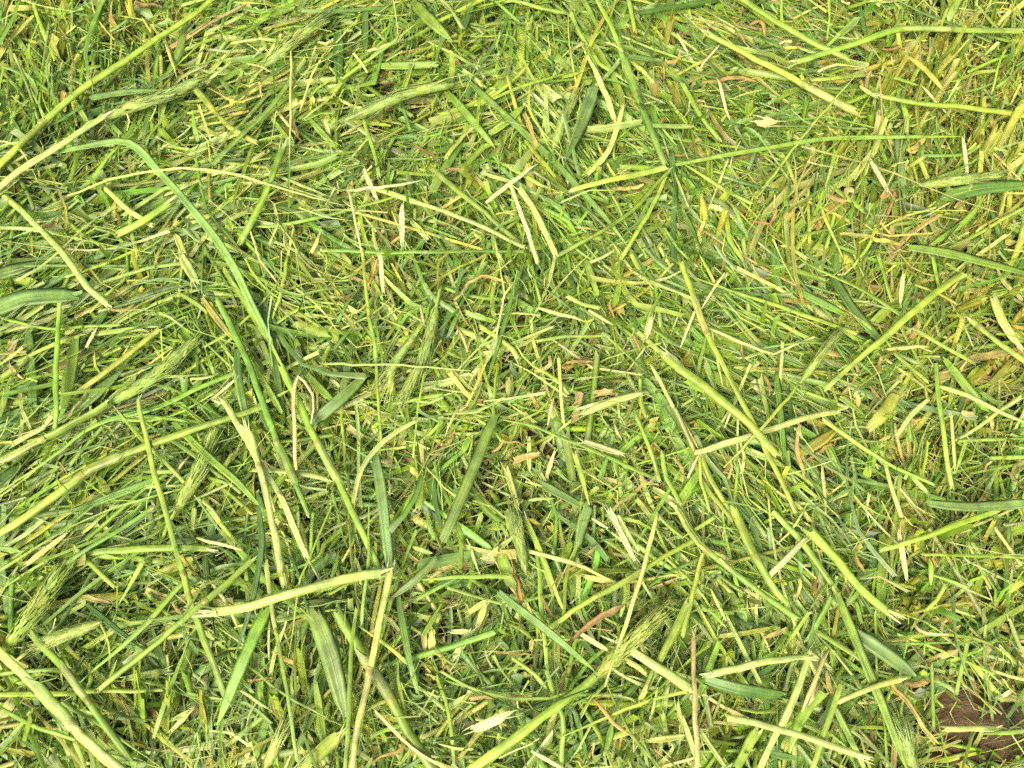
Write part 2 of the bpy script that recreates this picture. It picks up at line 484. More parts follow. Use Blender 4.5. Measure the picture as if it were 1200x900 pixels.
def make_mat(box, scale, g, framed=True):
    """Four kinds of loose stuff over box = (x0, x1, y0, y1); scale multiplies the number of pieces per area."""
    area = (box[1] - box[0]) * (box[3] - box[2])
    K = area * scale
    out = {}
    # dead thatch close to the ground
    x, y, px, py = spread(int(26000 * K), g, box, False); n = len(x)
    tint = np.array([COLOURS[c] for c in ('tan', 'brown', 'straw', 'olive', 'ochre', 'earth')])[g.integers(0, 6, n)] * np.exp(g.normal(0, .2, (n, 1)))
    out['thatch'] = [ribbons(np.c_[x, y, g.uniform(.001, .007, n)], g.uniform(0, 6.3, n), g.normal(0, .15, n), g.normal(0, .6, n), np.exp(g.normal(np.log(.014), .5, n)),
                             np.exp(g.normal(np.log(.0011), .4, n)), g.normal(0, .12, n), g.normal(0, .05, n), g.uniform(-.3, .3, n), np.clip(tint, .01, .8), np.zeros(n), g.uniform(0, .8, n), 3, g)]
    # crumpled dry flakes caught in the mat
    x, y, px, py = spread(int(9000 * K), g, box, framed)
    br = field(px, py)[5]
    k = g.random(len(x)) < br * 1.5 + .05
    x, y = x[k], y[k]; n = len(x)
    tint = np.array([COLOURS[c] for c in ('tan', 'ochre', 'straw', 'orange', 'brown', 'tan')])[g.integers(0, 6, n)] * np.exp(g.normal(0, .15, (n, 1)))
    out['thatch'].append(ribbons(np.c_[x, y, MATZ * thickness(x, y) * g.uniform(.45, 1.1, n)], g.uniform(0, 6.3, n), g.normal(0, .3, n), g.normal(0, .6, n), np.exp(g.normal(np.log(.0105), .35, n)),
                                 np.clip(np.exp(g.normal(np.log(.0022), .35, n)), .001, .0045), g.normal(0, .22, n), g.normal(0, .16, n), g.uniform(-.6, .6, n), np.clip(tint, .01, .8), np.zeros(n), g.uniform(0, .7, n), 5, g))
    # flat clippings of blade
    ch = []
    for cnt, zmul in ((13000, 0.55), (10500, 0.9)):
        x, y, px, py = thinned(*spread(int(cnt * K), g, box, framed), g); n = len(x)
        ang, al, yel, dk, pal, br, sh = field(px, py)
        th = thickness(x, y)
        z = MATZ * th * (g.random(n) * 0.45 + (zmul - 0.42))
        head = heading(x, y, ang, al, g)
        L = np.exp(g.normal(np.log(.034), .55, n)) * (1.3 - 0.8 * sh); L = np.clip(L, .006, .095)
        L = trimmed(x, y, head, L, g, framed)
        W = np.clip(np.exp(g.normal(np.log(.0022), .42, n)) * (1 + .35 * sh), .0008, .0060)
        ch.append(ribbons(np.c_[x, y, np.maximum(z, .002)], head, g.normal(0, .13, n), g.normal(0, .55, n), L, W, g.normal(0, .07, n), g.normal(.01, .04, n), g.uniform(-.34, .34, n),
                          palette(n, g, yel, dk, pal, br), (g.random(n) < .35) * g.uniform(.2, .8, n), np.where(g.random(n) < .4, g.uniform(.5, .95, n), g.uniform(0, .3, n)), 4, g))
    # long fine strands, lying in loose bundles
    x, y, px, py = thinned(*spread(int(15500 * K), g, box, framed), g); n = len(x)
    ang, al, yel, dk, pal, br, sh = field(px, py)
    L = np.clip(np.exp(g.normal(np.log(.049), .42, n)) * (1.2 - .6 * sh), .015, .13)
    head = heading(x, y, ang, al, g, .24)
    L = trimmed(x, y, head, L, g, framed)
    ch.append(ribbons(np.c_[x, y, MATZ * thickness(x, y) * g.uniform(.45, 1.12, n)], head, g.normal(0, .06, n), g.normal(0, .5, n), L,
                      np.clip(np.exp(g.normal(np.log(.00145), .35, n)), .0006, .0034), g.normal(0, .06, n), g.normal(.0, .03, n), g.uniform(-.4, .4, n),
                      palette(n, g, yel * .8, dk * .8, pal * 1.1, br * .5), (g.random(n) < .4) * g.uniform(.2, .8, n), np.where(g.random(n) < .6, g.uniform(.5, .95, n), g.uniform(0, .3, n)), 6, g))
    out['clip'] = ch
    # short lengths of round stem
    x, y, px, py = spread(int(9000 * K), g, box, framed); n = len(x)
    ang, al, yel, dk, pal, br, sh = field(px, py)
    z = MATZ * thickness(x, y) * g.uniform(.2, .95, n)
    head = heading(x, y, ang, al, g, .3)
    L = np.clip(np.exp(g.normal(np.log(.036), .5, n)) * (1.3 - .8 * sh), .008, .10)
    L = trimmed(x, y, head, L, g, framed)
    out['stem'] = [tubes(np.c_[x, y, z], head, g.normal(0, .11, n), L, np.clip(np.exp(g.normal(np.log(.0020), .3, n)), .0009, .0036), g.normal(0, .03, n), palette(n, g, yel * .7, dk * .5, pal * 1.1, br * .4),
                         (g.random(n) < .6) * g.uniform(.3, .9, n), 4, g)]
    # fine shreds
    ch = []
    for cnt, z0, z1 in ((34000, .25, .8), (26000, .7, 1.08), (9000, .95, 1.75)):
        x, y, px, py = spread(int(cnt * K), g, box, framed); n = len(x)
        ang, al, yel, dk, pal, br, sh = field(px, py)
        z = MATZ * thickness(x, y) * g.uniform(z0, z1, n)
        head = heading(x, y, ang, al * .6, g, .5)
        L = np.clip(np.exp(g.normal(np.log(.0135), .6, n)), .003, .065)
        W = np.clip(np.exp(g.normal(np.log(.00075), .4, n)), .00025, .0020) * (.7 if z1 > 1.5 else 1.0)
        ch.append(ribbons(np.c_[x, y, z], head, g.normal(0, .24, n), g.normal(0, .7, n), L, W, g.normal(0, .09, n), g.normal(0, .05, n), g.uniform(-.3, .3, n),
                          palette(n, g, yel * .6, dk * .7, pal * (2.6 if z1 > 1.5 else 1.35), br * .6), (g.random(n) < .4) * g.uniform(.2, .7, n), g.uniform(.2, .95, n), 2, g))
    out['shred'] = ch
    # stubble: cut shoots still rooted, in small tufts
    nt_ = int(1900 * K)
    tx, ty = g.uniform(box[0], box[1], nt_), g.uniform(box[2], box[3], nt_)
    per = g.integers(3, 9, nt_)
    tid = np.repeat(np.arange(nt_), per); n = len(tid)
    lean_dir = g.uniform(0, 6.3, nt_)[tid] + g.normal(0, .8, n)
    x, y = tx[tid] + g.normal(0, .004, n), ty[tid] + g.normal(0, .004, n)
    px, py = to_px(x, y)
    keep = (g.random(n) > bareness(px, py)) if framed else np.ones(n, bool)
    x, y, px, py, lean_dir = x[keep], y[keep], px[keep], py[keep], lean_dir[keep]; n = len(x)
    ang, al, yel, dk, pal, br, sh = field(px, py)
    L = np.clip(np.exp(g.normal(np.log(.019), .28, n)) * (1 + .35 * yel), .008, .036)
    lean_dir = np.where(g.random(n) < yel, ang + g.normal(0, .35, n), lean_dir)
    pitch = g.uniform(.75, 1.45, n)
    d = np.c_[np.cos(lean_dir) * np.cos(pitch), np.sin(lean_dir) * np.cos(pitch), np.sin(pitch)]
    P = np.c_[x, y, np.zeros(n)] + d * (L / 2)[:, None]
    tint = palette(n, g, yel * 1.1 + .14, dk * .35, pal * .7, br * .6)
    out['stub'] = [ribbons(P, lean_dir, pitch, g.uniform(-1.5, 1.5, n), L, np.clip(np.exp(g.normal(np.log(.0025), .3, n)), .001, .005), g.normal(0, .08, n), g.normal(0, .04, n), g.uniform(-.45, .45, n),
                           tint, (g.random(n) < .5) * g.uniform(.1, .6, n), g.uniform(-.1, .5, n), 4, g)]
    return out

FRAME_BOX = (-0.325, 0.325, -0.235, 0.275)
mat = make_mat(FRAME_BOX, 1.0, np.random.default_rng(3))
stuff_object("dead_thatch", mat['thatch'], M_DRY, "tan and brown dead grass thatch lying on the soil under the clippings", "thatch")
stuff_object("grass_clippings", mat['clip'] + mat['stem'], M_BLADE, "tangled mat of countless short mown green grass clippings", "clippings")
stuff_object("fine_grass_shreds", mat['shred'], M_BLADE, "fine pale shreds of mown grass scattered all over the mat", "shreds")
stuff_object("grass_stubble", mat['stub'], M_BLADE, "low rooted stubble of yellow-green cut shoots under the loose clippings", "stubble")
# ---------------------------------------------------------------- pieces that can be told apart, one by one
# Each line: kind colour width layer | points | what singles it out (blank: described by its neighbour below) | options
# kinds: S stem, B blade, H seed head, D dead leaf, K split clipping, T fibre, U rooted shoot.
# Points and widths are thirds of photograph pixels from the corner of the tile (three tiles across, three down).
TRACED = {
0: """
S lime 31 4 | -60,640 110,460 250,335 400,235 550,130 740,0 800,-45 | long and thick, slanting across the top corner |
S pale 38 4 | 372,408 270,470 180,527 60,605 -40,690 | thick, with a frayed pale end under the longest lime stem | cut=0
H blue 46 4 | 350,418 470,372 590,330 720,272 | lying out of the frayed pale stem end |
B blue 28 3 | 318,345 430,326 560,318 | narrow, just above the seed head by the frayed stem |
B dull 30 4 | 205,535 320,512 452,502 560,605 680,740 800,900 890,1080 950,1200 | sharply folded, bending down beside the frayed stem | fold
S pale 30 3 | 5,680 100,765 230,900 310,1010 385,1075 | straight, falling from the edge to a broken end |
H blue 52 3 | 930,235 1000,170 1070,115 1160,45 | with a dark stalk crossing below it |
S green 27 3 | 1070,215 960,370 870,455 755,575 | dark, leading down from the upper seed head |
S leaf 34 3 | 992,520 930,690 845,855 | stout, with a frayed upper end | cut=0
S lime 17 3 | 870,112 740,212 590,295 430,380 | |
D yellow 18 4 | 728,308 790,345 855,360 | curled tip of dead leaf below the green clutter |
D ochre 22 4 | 860,350 880,300 912,290 925,345 | hooked, beside the curled yellow tip |
D ochre 24 2 | 800,405 880,390 | |
T pale 9 4 | 1022,180 1022,380 1015,560 | upright and dead straight, in front of the dark stalk |
S lime 33 3 | 415,825 500,780 590,722 | stubby, with a bright cut end | cut=1
S pale 25 3 | 358,650 440,712 535,792 | |
T pale 10 4 | 240,690 430,620 650,592 830,615 1000,665 1200,722 | long and arched, over the folded blade |
S lime 17 2 | 540,260 545,560 | |
S pale 17 2 | 566,200 560,545 | |
B green 27 3 | -10,165 45,70 75,-20 | |
S lime 20 2 | 108,-10 150,110 195,210 | |
S olive 29 3 | 690,318 740,378 810,445 900,500 | jointed, bent at a brown knuckle | node=.35
S pale 14 3 | 1162,158 1110,270 1055,395 | |
B dark 42 3 | 1190,120 1192,290 | |
S lime 27 3 | 1215,300 1130,370 1075,412 | |
S leaf 23 3 | 815,800 1000,790 1210,742 | |
S pale 18 3 | 578,140 622,275 | |
U yellow 26 2 | 500,110 452,5 | |
U ochre 22 2 | 445,155 385,55 | |
U olive 28 2 | 782,600 742,505 | |
B leaf 18 3 | 955,418 1032,512 | |
S pale 14 3 | 1035,775 1010,905 | |
S lime 21 3 | 460,750 482,892 | |
D orange 16 1 | 108,345 115,425 | |
S green 16 3 | 690,560 760,720 850,890 | |
S leaf 22 2 | 228,768 375,872 | |
D orange 24 2 | 1030,420 1050,500 | |
D brown 26 1 | 480,10 560,30 | |
T straw 12 3 | 965,380 1040,470 | |
S leaf 24 2 | 270,700 380,560 470,470 | |
B dark 28 1 | 0,780 60,640 90,560 | |
K pale 24 2 | 620,830 655,915 | |
S lime 20 2 | 640,20 760,-10 880,20 | |
B leaf 30 2 | 740,30 900,70 1000,60 | |
S pale 20 3 | 820,150 920,140 1010,148 | |
S lime 22 3 | 640,400 720,385 | |
D brown 22 1 | 140,478 195,476 | |
S leaf 18 2 | 0,250 80,330 130,420 | |
U olive 24 2 | 215,230 225,140 | |
U pale 20 2 | 260,250 240,160 | |
S pale 20 2 | 960,610 1060,650 1190,710 | |
B leaf 24 2 | 1090,420 1190,530 | |
""",
1: """
H blue 42 4 | 400,295 270,318 130,372 0,432 | long and smooth, lying almost level | stalk=0
S lime 27 3 | 895,-15 950,90 985,182 | thin, running into a dark green length at a white joint |
S green 33 3 | 985,185 1040,330 1100,480 1135,570 | dark, below a white joint | cut=x
S blue 24 3 | 975,215 890,308 | short, with a swollen joint at its lower end | node=1
B blue 50 3 | 890,310 845,430 785,570 | broad, hanging from the swollen joint |
H blue 34 3 | 740,540 780,425 825,335 | beside the broad blade at the swollen joint |
B green 24 3 | 450,288 560,390 690,510 790,612 950,790 1010,875 | long, narrow and straight, crossing the thin threads |
S lime 15 3 | 650,340 700,462 775,595 | |
S lime 25 4 | 812,668 980,626 1142,588 | nearly level, with a torn pale tip | cut=0
D ochre 24 3 | 955,672 1062,648 | |
S leaf 27 3 | 328,603 470,722 640,868 | |
S pale 27 4 | 130,668 300,750 450,800 640,868 | |
T white 13 4 | 20,668 160,655 292,633 | level, meeting a thin upright thread at its end |
T white 10 4 | 24,660 50,780 74,905 | thin, dropping from a level thread |
K white 18 3 | 80,600 128,705 | |
S white 20 4 | 595,648 640,770 690,920 | slim, the left of a pale pair |
S pale 32 4 | 628,662 690,760 755,900 | flattened, the right of a pale pair |
T white 17 4 | 508,712 600,640 692,573 | |
K white 24 4 | 214,728 216,862 | flat upright chip below a level thread |
S lime 25 3 | -30,330 90,222 | |
T lime 12 4 | -10,285 150,172 272,78 | |
B leaf 44 3 | 250,0 310,70 390,145 | |
B leaf 30 3 | 118,232 335,228 | |
B dark 32 3 | 468,-15 415,135 | |
U pale 26 3 | 655,155 660,62 | |
U lime 18 3 | 438,196 430,108 | |
K white 24 3 | 672,328 752,412 | |
S pale 28 3 | 842,148 890,252 962,425 | |
S lime 21 3 | 498,362 580,300 655,228 | |
B lime 14 3 | 478,372 640,302 802,255 | |
S leaf 20 2 | 700,220 762,402 | |
B lime 32 3 | 525,472 590,420 648,368 | |
S olive 23 2 | 368,552 462,438 | |
S leaf 23 3 | 80,418 110,520 132,612 | |
D brown 26 2 | 365,600 455,598 | |
D brown 20 2 | 252,508 335,562 | |
D earth 50 1 | 115,300 170,285 | dark crumbling scrap in a gap |
U yellow 32 3 | 1130,200 1162,58 | |
B blue 26 3 | 1015,200 1125,214 | |
U ochre 30 2 | 1090,410 1100,300 | |
S leaf 22 3 | 1008,-10 1032,112 | |
B dark 26 3 | 1160,540 1192,810 | |
S leaf 20 3 | 760,900 990,762 1152,600 | |
S lime 23 3 | 985,905 1070,762 1140,622 | |
S leaf 25 3 | 1095,442 1230,446 | |
S green 20 3 | -70,880 300,886 645,884 | long and level, ending under the pale stems |
K pale 18 3 | 868,612 940,530 992,372 | |
D orange 22 2 | 1130,235 1140,290 | |
S lime 18 3 | 480,25 600,20 760,45 | |
S leaf 20 3 | 640,10 700,30 790,48 | |
B blue 22 2 | 0,600 90,575 | |
T white 12 3 | 470,230 515,285 | |
U lime 22 3 | 740,640 760,560 | |
U olive 24 2 | 780,720 765,630 | |
U yellow 28 2 | 1190,400 1170,300 | |
B leaf 28 3 | 370,320 440,400 540,520 | |
S leaf 18 2 | 900,150 840,330 | |
K pale 24 2 | 250,780 300,835 | |
S lime 24 2 | 590,590 700,650 760,672 | |
U lime 30 2 | 440,190 500,150 | |
S lime 20 3 | 0,740 180,700 350,668 | |
D orange 20 1 | 130,850 150,790 | |
B dark 26 2 | 85,30 85,190 | |
""",
2: """
S lime 29 4 | 95,122 220,185 340,248 470,330 615,395 | long, falling past a frayed pale tip | cut=0
S leaf 31 4 | 200,-10 330,70 490,165 578,208 | smooth and straight, dropping from the edge |
S leaf 27 4 | 395,218 520,182 640,145 770,108 900,105 1110,106 1190,108 | elbowed, bending to run level | cut=0
S lime 27 4 | 695,335 830,365 1000,385 1250,415 | smooth, with a ragged end, running off the side | cut=0
S leaf 23 3 | 455,282 560,270 662,260 | |
B leaf 17 4 | -25,580 150,545 330,515 480,490 650,483 985,480 | very long, thin and level |
S lime 25 3 | -10,570 110,640 240,715 | |
H blue 40 4 | 828,652 950,635 1120,615 | lying level above a broad dark blade | stalk=0
B dark 54 3 | 915,695 1050,662 1230,648 | broad, under the level seed head |
B green 40 5 | 795,868 930,890 1050,920 1240,970 | broad and pointed, reaching in from the side |
D yellow 27 4 | 558,825 660,835 755,858 | flat yellow strip among thin clippings |
D ochre 20 3 | 738,888 805,878 | |
S dark 23 3 | 730,-15 850,50 970,95 1080,145 | |
U yellow 30 3 | 1035,600 1110,450 | |
U yellow 36 4 | 1090,565 1190,375 | stout, the tallest of the yellow shoots |
U lime 24 3 | 1120,610 1168,525 | |
U olive 26 3 | 840,320 872,225 | |
U lime 24 3 | 930,312 978,222 | |
U straw 22 3 | 982,350 1012,265 | |
U lime 38 3 | 672,490 660,385 | |
U straw 24 3 | 690,560 692,398 | pale and peeling, beside a lime shoot |
U olive 34 3 | 510,600 575,488 | |
U leaf 20 3 | 428,485 440,348 | |
U lime 22 3 | 98,705 90,528 | |
U yellow 24 3 | 120,895 152,738 | |
U ochre 34 3 | 335,825 382,735 | |
U yellow 24 2 | 65,850 70,700 | |
U yellow 26 3 | 1060,320 1130,235 | |
U yellow 24 3 | 1130,260 1200,130 | |
U ochre 28 2 | 860,200 915,120 | |
U straw 24 2 | 640,340 655,250 | |
U yellow 28 3 | 900,200 920,130 | |
K straw 42 4 | 268,428 315,432 | pale square scrap |
D orange 25 3 | 72,285 180,270 250,292 | |
D ochre 21 3 | 178,118 238,162 | |
D orange 36 3 | 695,695 742,668 715,765 | crumpled, at the foot of pale splinters |
D orange 20 4 | 250,780 308,788 330,740 | hooked, near the yellow shoots |
D brown 32 3 | 712,172 778,176 | oval scrap below the elbowed stem |
D orange 24 2 | 240,85 275,80 290,130 | |
D brown 24 1 | 150,255 140,310 | |
S lime 19 3 | 497,172 552,118 | |
T lime 9 4 | 255,700 400,510 500,390 622,248 | long hair-thin, slanting across two stems |
S lime 17 3 | 350,-10 348,78 | |
S lime 17 3 | 512,-10 506,142 | |
S leaf 23 3 | 688,258 835,302 | |
S green 19 3 | 858,547 1035,518 | |
S leaf 32 3 | 455,605 540,670 645,745 | |
T lime 13 3 | 468,668 500,762 560,905 | |
B blue 25 3 | 752,470 782,695 | |
K white 17 4 | 985,485 1000,610 | |
K white 21 4 | 658,560 722,675 | splintered, upright over a crumpled leaf |
B leaf 20 3 | 860,870 990,780 1060,700 | |
S lime 21 3 | 938,872 1060,812 1230,715 | |
B dark 22 3 | 1088,748 1145,910 | |
T white 10 3 | 838,298 940,410 | |
T white 10 3 | 60,240 135,150 | |
S pale 16 3 | 480,250 540,228 640,240 | |
B dark 34 1 | 130,150 180,240 | |
T white 12 3 | 120,270 165,420 | |
S leaf 24 2 | 0,300 60,400 130,490 | |
B green 24 2 | 0,740 70,890 | |
S lime 24 3 | 350,860 430,905 | |
S lime 22 2 | 480,400 700,300 | |
S lime 18 3 | 440,630 445,860 | |
S pale 18 3 | 90,740 160,560 | |
S leaf 20 3 | 505,870 545,705 | |
U yellow 30 2 | 1010,560 1050,480 | |
U lime 24 2 | 960,450 930,420 | |
D tan 22 2 | 960,730 995,690 | |
B dark 24 2 | 620,20 640,110 | |
S pale 18 4 | 1065,190 1110,150 | |
U straw 22 3 | 790,290 830,190 | |
U lime 28 3 | 1150,470 1200,350 | |
""",
3: """
B blue 68 3 | -20,195 80,152 265,140 | broad and dusky, reaching in from the side |
B blue 54 2 | -30,70 70,45 170,15 | |
S leaf 38 4 | 790,50 870,170 940,290 1000,405 | |
S green 31 5 | 762,150 850,340 900,460 960,600 1010,720 1085,910 | long and dark, sweeping down past the cream stem | node=.72
B yellow 23 4 | 712,148 770,230 830,305 | yellow-tipped, pointing up from the long dark stem |
B lime 22 4 | 850,330 900,400 950,480 990,550 | |
S lime 37 5 | 990,390 1060,530 1120,660 1190,790 1260,945 1335,1110 | thick, falling to the end of the torn level stem | cut=1
T straw 15 6 | 1042,752 1034,580 1044,425 1100,490 1092,590 | thin and bent back on itself like a hairpin |
B blue 46 4 | 1095,590 1200,500 1290,415 | |
S pale 34 5 | 785,505 850,620 920,740 1010,890 1060,1010 1145,1175 | |
S pale 34 6 | 878,620 912,740 945,900 1000,1165 | thick cream, with a split white top | cut=0
S lime 38 4 | -40,1000 110,900 320,750 440,702 640,630 800,575 925,528 | long jointed, rising to the cream stem | node=.42
S leaf 30 4 | -20,732 190,615 385,515 | carrying the long slanting seed head | node=.45
H green 46 4 | 385,518 500,450 600,370 705,278 | long, slanting, on a jointed stem | stalk=0
S leaf 27 3 | -20,845 180,712 340,592 560,530 680,470 830,410 985,360 | |
S pale 28 3 | 45,662 185,558 | |
S leaf 24 4 | 388,515 480,622 560,702 650,800 | |
B leaf 28 4 | 612,588 740,712 840,800 930,900 | sharp-pointed, falling beside the jointed stem |
S green 21 3 | 455,548 560,620 680,702 845,832 | |
S leaf 27 5 | 488,500 520,620 550,762 590,900 650,1110 690,1240 740,1400 795,1560 | very long, falling steeply to the stubble | node=.62
S leaf 26 4 | 208,165 204,350 195,610 | upright, with a pointed tip |
B dark 27 4 | 832,330 842,440 872,605 | |
S olive 30 3 | 268,482 400,388 565,255 | |
B blue 56 2 | 258,548 340,480 430,402 | |
B dark 40 2 | 100,270 122,550 | |
H leaf 52 4 | 610,910 680,785 752,615 | bushy, standing tip up under the jointed stem |
S lime 28 3 | 335,272 505,252 | blunt, with a square cut end | cut=1
S pale 25 3 | -10,388 80,318 | |
K pale 36 3 | 632,-10 692,95 | frayed strip hanging from above |
T lime 15 3 | 1012,0 990,120 958,225 | |
S lime 18 3 | 955,252 1060,182 1145,180 | |
B leaf 42 3 | 268,290 228,528 | |
S pale 25 4 | 885,752 1010,765 1160,788 | |
S dark 15 4 | 712,-30 712,132 | |
B green 29 3 | 262,895 400,842 545,788 | |
D orange 18 2 | 392,655 375,700 | |
B leaf 26 2 | 560,235 622,305 | |
T straw 11 4 | 668,698 582,805 | |
K white 13 5 | 835,428 750,502 | |
T white 13 5 | 745,508 800,522 | |
S leaf 13 3 | 640,248 720,310 825,402 | |
D orange 22 2 | 395,195 470,178 | torn, at the broken end of a pale stem |
K white 14 4 | 305,318 338,258 | |
B leaf 30 2 | 0,560 40,420 | |
S leaf 24 2 | 700,880 820,690 | |
B dark 60 1 | 0,800 130,690 | |
S lime 22 2 | 330,350 360,420 | |
S leaf 22 3 | 930,170 1000,240 | |
B dark 30 3 | 930,170 960,330 1000,590 | |
S leaf 20 2 | 250,880 380,860 | |
B leaf 30 2 | 1080,420 1180,520 | |
S leaf 20 2 | 620,130 800,200 | |
B blue 24 3 | 900,250 960,400 | |
S pale 22 3 | 1000,400 1120,340 | |
S lime 20 3 | 60,370 180,315 290,280 | |
S leaf 18 3 | 0,215 180,240 420,240 | |
B dark 34 1 | 480,420 600,400 | |
S green 26 2 | 240,740 360,600 | |
D ochre 24 2 | 30,380 80,430 | |
K pale 16 4 | 78,540 105,605 | |
D ochre 22 2 | 200,720 240,770 | |
K lime 30 2 | 350,780 390,840 | |
S leaf 24 2 | 500,760 620,760 | |
S leaf 26 2 | 720,760 880,900 | |
""",
4: """
B green 42 5 | 355,1005 405,890 460,760 510,630 545,560 | broad dark, with its sharp tip pointing up | 
S lime 18 4 | 72,-20 110,220 130,370 140,660 | thin, long and upright |
T pale 9 5 | -70,380 220,385 455,403 | level, crossing the thin upright stem |
S lime 13 4 | 295,388 270,600 252,705 | |
H blue 46 4 | 335,170 300,320 240,450 195,505 | hanging tip down, left of the ochre scrap |
H pale 28 4 | 275,255 190,380 180,485 | small and pale, beside the hanging seed head |
B green 17 4 | 622,55 570,250 508,455 | narrow, upright, just above the middle |
S lime 27 4 | 488,248 560,310 622,362 | |
K pale 14 4 | 578,318 742,250 | |
S leaf 19 4 | 690,300 830,285 935,278 | |
D ochre 21 4 | 398,155 450,95 510,70 582,102 | arched, above the middle |
D ochre 27 3 | 78,125 110,60 122,8 | |
D brown 30 2 | -10,160 60,120 | |
K white 17 4 | 138,-10 146,122 | |
S pale 17 4 | 765,363 770,470 782,592 | upright stick right of the middle |
U pale 28 4 | 602,522 590,425 | |
K pale 22 5 | 845,558 950,512 1058,484 | split into two prongs, beside a tan scrap |
K white 14 5 | 828,540 950,505 1050,480 | |
D tan 50 3 | 895,492 958,478 | crumpled, left of the split clipping |
S pale 20 4 | 358,555 470,545 575,495 | |
B blue 34 4 | 690,795 770,838 868,892 | |
S leaf 25 3 | 538,568 680,600 800,650 960,712 1110,785 | |
K white 28 4 | 848,652 985,698 | |
D ochre 18 4 | 528,692 590,650 635,662 | |
D tan 44 2 | 615,712 695,700 | pale crumpled clump among splinters |
S lime 25 4 | 820,698 872,875 | |
D ochre 17 4 | 955,895 1040,822 1112,768 | slim pointed, slanting among green stems |
S lime 23 4 | 1035,562 1080,680 1115,785 | |
K pale 20 5 | 40,875 70,750 150,650 262,578 | long and curved like a bow |
B blue 38 4 | 122,705 145,860 170,1090 | upright and dusky, under the bowed pale strip |
S lime 19 3 | 20,430 15,765 | |
K white 36 4 | 1138,338 1215,425 | |
T pale 15 4 | 1088,380 1210,615 | |
S lime 27 4 | 795,140 905,182 | |
T pale 15 4 | 690,180 855,230 | |
T pale 15 4 | 868,190 955,242 | |
B leaf 32 3 | 962,175 992,25 | |
S leaf 25 3 | 1018,-10 1095,115 | |
D ochre 22 3 | 788,372 885,366 | |
K straw 22 4 | 1092,215 1074,285 | |
T ochre 13 4 | 408,248 446,335 | |
T straw 13 4 | 278,170 292,245 | |
S leaf 28 4 | 1128,690 1190,870 | |
B blue 30 3 | 0,500 40,300 | |
B blue 36 2 | 0,480 130,390 | |
S lime 20 3 | 440,370 640,300 | |
S pale 16 4 | 0,255 130,190 180,140 | |
B green 30 2 | 560,120 700,210 | |
S pale 14 4 | 530,205 700,210 | |
B leaf 30 3 | 440,200 570,240 | |
T white 12 4 | 960,590 985,650 | |
T straw 12 4 | 745,500 725,595 | |
D brown 26 2 | 460,505 510,500 | |
D ochre 24 2 | 310,700 360,690 | |
D orange 18 3 | 1025,285 1045,330 | |
U lime 26 3 | 830,450 835,390 | |
U olive 26 3 | 550,440 548,370 | |
K pale 22 4 | 0,170 50,195 | |
B leaf 30 3 | 860,20 900,130 | |
D ochre 20 3 | 940,170 955,215 | |
K pale 26 4 | 580,750 620,880 | |
S leaf 22 3 | 660,0 700,160 | |
U lime 28 3 | 680,80 660,0 | |
S leaf 20 3 | 180,520 350,490 | |
B leaf 26 3 | 450,640 420,700 | |
D tan 20 3 | 400,570 440,520 | |
S leaf 20 3 | 940,290 1010,330 1060,400 | |
S lime 22 3 | 1050,430 1070,560 | |
K pale 18 3 | 660,640 660,760 | |
K straw 18 3 | 720,780 750,690 | |
B leaf 40 2 | 640,880 700,820 | |
S leaf 18 3 | 1060,300 1090,200 1130,120 | |
""",
